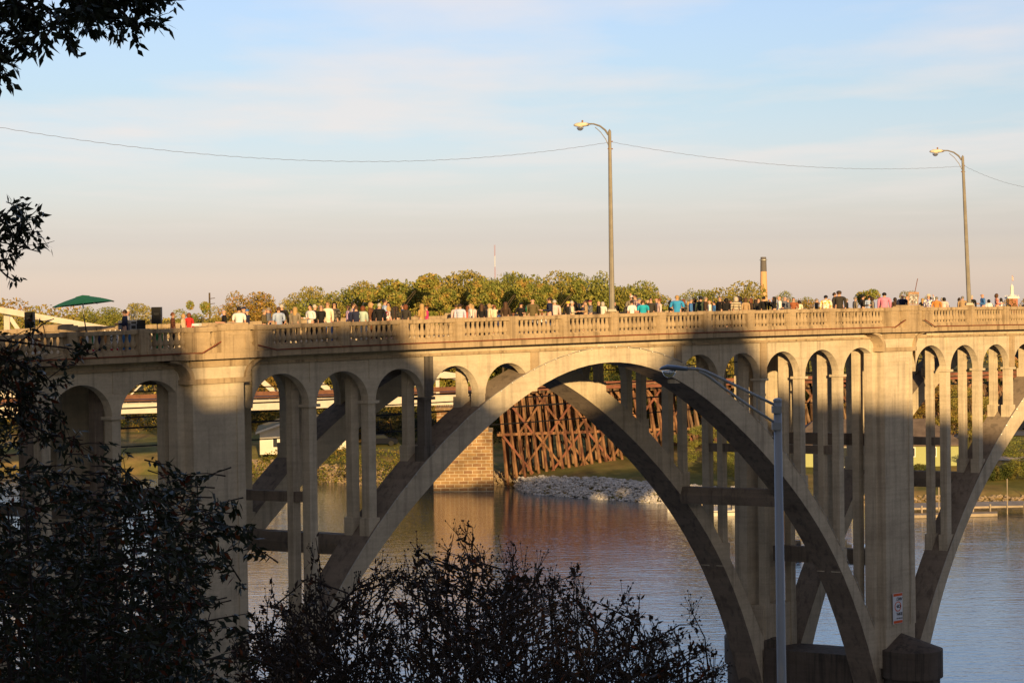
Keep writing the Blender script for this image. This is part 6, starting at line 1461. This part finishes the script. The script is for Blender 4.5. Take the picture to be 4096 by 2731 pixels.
def foliage(name, base, label, cat, twigs, stems, leaf_l, leaf_w, m, red=0.0, droop=.5, per=14, seeds=0.0, twr=.004, accent=None):
    """twigs: list of (root, tip) vectors; leaves grow along each; stems: list of (points, radii)"""
    e = empty(name, base, label, cat); P = []; Dd = []; tw = MB()
    sd_ = MB()
    for r, t in twigs:
        r, t = np.array(r), np.array(t); L1 = np.linalg.norm(t - r); mid = (r + t) / 2 + RNG.normal(0, L1 * .06, 3)
        tw.tube([Vector(r), Vector(mid), Vector(t)], [twr * 1.6, twr * 1.1, twr * .6], 4, caps=False)
        k = per + RNG.integers(-3, 4); f = RNG.uniform(.25, 1.0, k); q = r + (t - r) * f[:, None] + RNG.normal(0, .012, (k, 3)); ax = (t - r) / L1
        dd = ax * .75 + RNG.normal(0, .55, (k, 3)); dd[:, 2] -= droop; P.append(q); Dd.append(dd)
        if seeds and RNG.random() < seeds:
            for _ in range(14):
                c = t + RNG.normal(0, 1, 3) * np.array([.028, .028, .05]) + ax * .04; tw.tube([Vector(t), Vector(c)], .0014, 3, caps=False); sd_.lathe([(.001, -.006), (.0065, 0), (.001, .006)], c, 5)
    P = np.concatenate(P); Dd = np.concatenate(Dd); n = len(P); V, F = leaves(P, Dd, RNG.uniform(.65, 1.25, n) * leaf_l, RNG.uniform(.7, 1.2, n) * leaf_w); V = V - np.array(base)
    mi = (RNG.random(n) < red).astype(int); o = bpy.data.objects.new('leaves', np_mesh('leaves', V, F, [m, accent or ML_fg2], mi)); COL.objects.link(o); o.parent = e
    o = tw.build('twigs', MTW, e); o['kind'] = 'stuff'
    if sd_.v: sd_.build('seed_heads', MTW, e)['kind'] = 'stuff'
    for pts, rad in stems: s = MB(); s.tube(pts, rad, 7); s.build('limb', MTW, e, smooth=True)
    return e
def wpx(x, y, D): return np.array(PX(x, y, D))
# crape myrtle along the bottom
otl = [(940, 2560), (1040, 2400), (1085, 2334), (1150, 2420), (1263, 2150), (1330, 2440), (1430, 2330), (1518, 2240), (1600, 2290), (1680, 2170), (1760, 2330), (1815, 2135), (1891, 2108), (1960, 2280), (2053, 2190), (2146, 2255), (2210, 2340), (2299, 2270), (2330, 2370), (2440, 2400), (2560, 2370), (2600, 2470), (2769, 2450), (2770, 2560), (2856, 2610), (2900, 2740)]
ox = [p[0] for p in otl]; oy = [p[1] for p in otl]
def myrtle(xa, xb, n, label, bx, D0):
    tw = []; base = np.array([wpx(bx, 2731, D0)[0], D0, ground_z(wpx(bx, 2731, D0)[0], D0)]); stems = []; heads = []
    for i in range(16):
        x = xa + (xb - xa) * (i + RNG.uniform(.1, .9)) / 16; y = np.interp(x, ox, oy) + RNG.uniform(60, 260); D = D0 + RNG.uniform(-1.5, 1.5); t = wpx(x, y, D); m1 = base * .55 + t * .45 + np.array([0, 0, -.35]); stems.append(([Vector(base), Vector(m1), Vector(t)], [.016, .010, .004])); heads.append((m1, t))
    for i in range(n):
        x = RNG.uniform(xa, xb); yt = np.interp(x, ox, oy); y = yt + 8 + (2790 - yt) * RNG.random() ** 1.05; D = D0 + RNG.uniform(-2, 2)
        if i < 26 and i < len(otl): pass
        t = wpx(x, y, D); j = min(range(len(heads)), key=lambda k: abs(heads[k][1][0] - t[0]) + RNG.uniform(0, .2)); h = heads[j]; f = RNG.uniform(.5, 1.0); r0 = h[0] + (h[1] - h[0]) * f; 
        fan = (x - bx) / 360.0 + RNG.normal(0, .6); dv_ = np.array([math.sin(max(-1.25, min(1.25, fan))), RNG.normal(0, .25), math.cos(max(-1.25, min(1.25, fan)))]); ln = RNG.uniform(.18, .42); r = t - dv_ * ln; tw.append((r, t)); tw.append((r - dv_ * ln * .8 - np.array([0, 0, .12]), r)) if RNG.random() < .35 else None
    for (x, y) in otl[1:-1]:
        if xa <= x <= xb and y < np.interp(x + 45, ox, oy) + 60:
            D = D0 + RNG.uniform(-.6, .6); t = wpx(x, y, D); r = t + np.array([RNG.normal(0, .06), 0, -.34]); tw.append((r, t)); tw.append((r + np.array([RNG.normal(0, .10), 0, -.3]), r + np.array([0, 0, .02])))
    foliage('crape_myrtle', tuple(base), label, 'shrub', tw, stems, .05, .0105, ML_my, .06, .0, 12, .34, .0036)
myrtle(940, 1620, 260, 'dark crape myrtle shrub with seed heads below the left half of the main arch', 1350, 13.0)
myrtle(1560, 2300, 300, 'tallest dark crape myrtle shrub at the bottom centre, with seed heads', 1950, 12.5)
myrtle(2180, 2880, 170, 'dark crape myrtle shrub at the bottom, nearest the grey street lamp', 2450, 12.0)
# big tree at the lower left
ltx = [-60, 0, 60, 150, 260, 330, 400, 480, 560, 640, 700, 740, 800, 860, 905, 960, 1000, 1030]; lty = [1600, 1620, 1760, 1900, 1880, 1800, 1760, 1800, 1850, 1880, 1840, 1870, 1940, 1960, 1945, 2010, 2050, 2150]
def left_tree(n, D0, label, xr, seed, bx, dens=1.0, ymin=0, ll=.078):
    base = np.array([wpx(bx, 2731, D0)[0], D0, ground_z(wpx(bx, 2731, D0)[0], D0)]); tw = []; stems = []; heads = []
    for i in range(12 if seed != 2 else 0):
        x = xr[0] + (xr[1] - xr[0]) * (i + .5) / 12; y = max(ymin, np.interp(x, ltx, lty)) + RNG.uniform(80, 420); D = D0 + RNG.uniform(-1, 1); t = wpx(x, y, D); m1 = base * .5 + t * .5 + np.array([0, 0, -.3]); stems.append(([Vector(base), Vector(m1), Vector(t)], [.06, .03, .008])); heads.append((m1, t))
    for i in range(n):
        x = RNG.uniform(*xr); yt = max(ymin, np.interp(x, ltx, lty)) + 45 * math.sin(x * .021 + seed) + RNG.uniform(-20, 70); y = yt + (2800 - yt) * RNG.random() ** dens; 
        if x > 870 and y > 2260 and RNG.random() < .55: continue
        D = D0 + RNG.uniform(-1.6, 1.6); t = wpx(x, y, D); a = RNG.normal(0, 1, 3); a[2] = abs(a[2]) * .4 - .2; a[0] += .5; a /= np.linalg.norm(a); r = t - a * RNG.uniform(.2, .45); tw.append((r, t))
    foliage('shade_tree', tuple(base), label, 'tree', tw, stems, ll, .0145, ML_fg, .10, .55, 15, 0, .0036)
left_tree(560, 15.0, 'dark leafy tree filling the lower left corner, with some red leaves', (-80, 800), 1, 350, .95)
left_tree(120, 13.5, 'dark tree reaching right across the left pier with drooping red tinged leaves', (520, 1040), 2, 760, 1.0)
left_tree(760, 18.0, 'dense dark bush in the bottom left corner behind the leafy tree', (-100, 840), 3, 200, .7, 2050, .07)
# leaves hanging in from outside the frame
def spray(name, label, paths, D, ll, lw, per, tl, base, droop=.3, red=0.0, m=None):
    tw = []; stems = []
    for pts, rr, dn in paths:
        w = [wpx(x, y, D + RNG.uniform(-.3, .3)) for x, y in pts]; stems.append(([Vector(base)] * 0 + [Vector(q) for q in w], list(np.linspace(rr, .003, len(w)))))
        for i in range(len(w) - 1):
            k = max(1, int(dn * np.linalg.norm(w[i + 1] - w[i])))
            for _ in range(k):
                q = w[i] + (w[i + 1] - w[i]) * RNG.random(); a = RNG.normal(0, 1, 3); a[1] *= .6; a += (w[i + 1] - w[i]) / np.linalg.norm(w[i + 1] - w[i]) * .6; a /= np.linalg.norm(a); tw.append((q, q + a * RNG.uniform(.3, 1.0) * tl))
    return foliage(name, tuple(base), label, 'tree', tw, stems, ll, lw, m or ML_fg, red, droop, per, 0, .0022)
gz_ = ground_z(-5, 9)
e = spray('oak_tree', 'dark oak branches hanging into the top left corner', [([(-200, -120), (-40, 20), (60, 110), (110, 180)], .02, 46), ([(-150, 60), (-20, 150), (20, 230)], .012, 46), ([(-60, -60), (80, 20), (160, 60), (130, 200)], .012, 42), ([(60, -60), (200, 40), (250, 110), (300, 150)], .008, 26),
   ([(150, -80), (300, -10), (345, 40), (345, 95)], .008, 26), ([(300, -90), (420, -10), (490, 50), (545, 120)], .012, 52), ([(380, -60), (520, 0), (590, 60)], .010, 50), ([(430, -90), (560, -30), (600, -5)], .010, 50), ([(200, 50), (205, 110), (180, 160)], .005, 24), ([(-100, 180), (0, 240), (5, 270)], .008, 22)], 9.0, .058, .0125, 13, .17, (-5.0, 9, gz_))
s = MB(); s.tube([(-5, 9, gz_), (-4.8, 9, gz_ + 3), (-4.2, 9, 22), tuple(wpx(-200, -120, 9))], [.28, .22, .12, .03], 9); s.build('trunk', MTW, e, smooth=True)
gz_ = ground_z(-3.4, 12)
e = spray('cherry_tree', 'dark twigs with drooping leaves at the middle of the left edge', [([(-160, 1020), (-30, 940), (60, 900), (120, 870)], .012, 40), ([(-60, 1000), (40, 940), (110, 930), (170, 925)], .006, 40), ([(-60, 900), (20, 860), (70, 820)], .006, 24), ([(-40, 960), (60, 980), (130, 1000), (165, 1010)], .005, 24), ([(-80, 1060), (0, 1080), (50, 1120)], .006, 26), ([(-60, 1050), (10, 1040), (30, 1035)], .005, 16)], 12.0, .062, .013, 6, .15, (-3.6, 12, gz_), .6)
s = MB(); s.tube([(-5.6, 12, gz_), (-5.4, 12, gz_ + 3), (-4.6, 12, 19.5), tuple(wpx(-160, 1020, 12))], [.12, .10, .05, .015], 9); s.build('trunk', MTW, e, smooth=True)
spray('low_branches', 'dark thin branches with red leaves crossing the left end of the balustrade', [([(-160, 1340), (0, 1360), (120, 1375), (260, 1390), (380, 1420)], .010, 12), ([(-100, 1420), (60, 1450), (180, 1500), (230, 1560)], .008, 30), ([(-100, 1460), (60, 1560), (150, 1640), (180, 1760)], .008, 40), ([(-80, 1620), (30, 1660), (200, 1740), (330, 1760)], .008, 34), ([(-80, 1380), (20, 1440), (60, 1560), (90, 1660)], .008, 34), ([(-100, 1500), (30, 1560), (120, 1620), (260, 1660)], .008, 20), ([(60, 1380), (130, 1330), (180, 1290), (215, 1275)], .005, 8), ([(-60, 1600), (60, 1680), (160, 1760)], .010, 24), ([(-50, 1400), (120, 1470), (300, 1460)], .006, 14)], 12.5, .062, .012, 6, .22, (-3.8, 12.5, gz_), .5, .2)
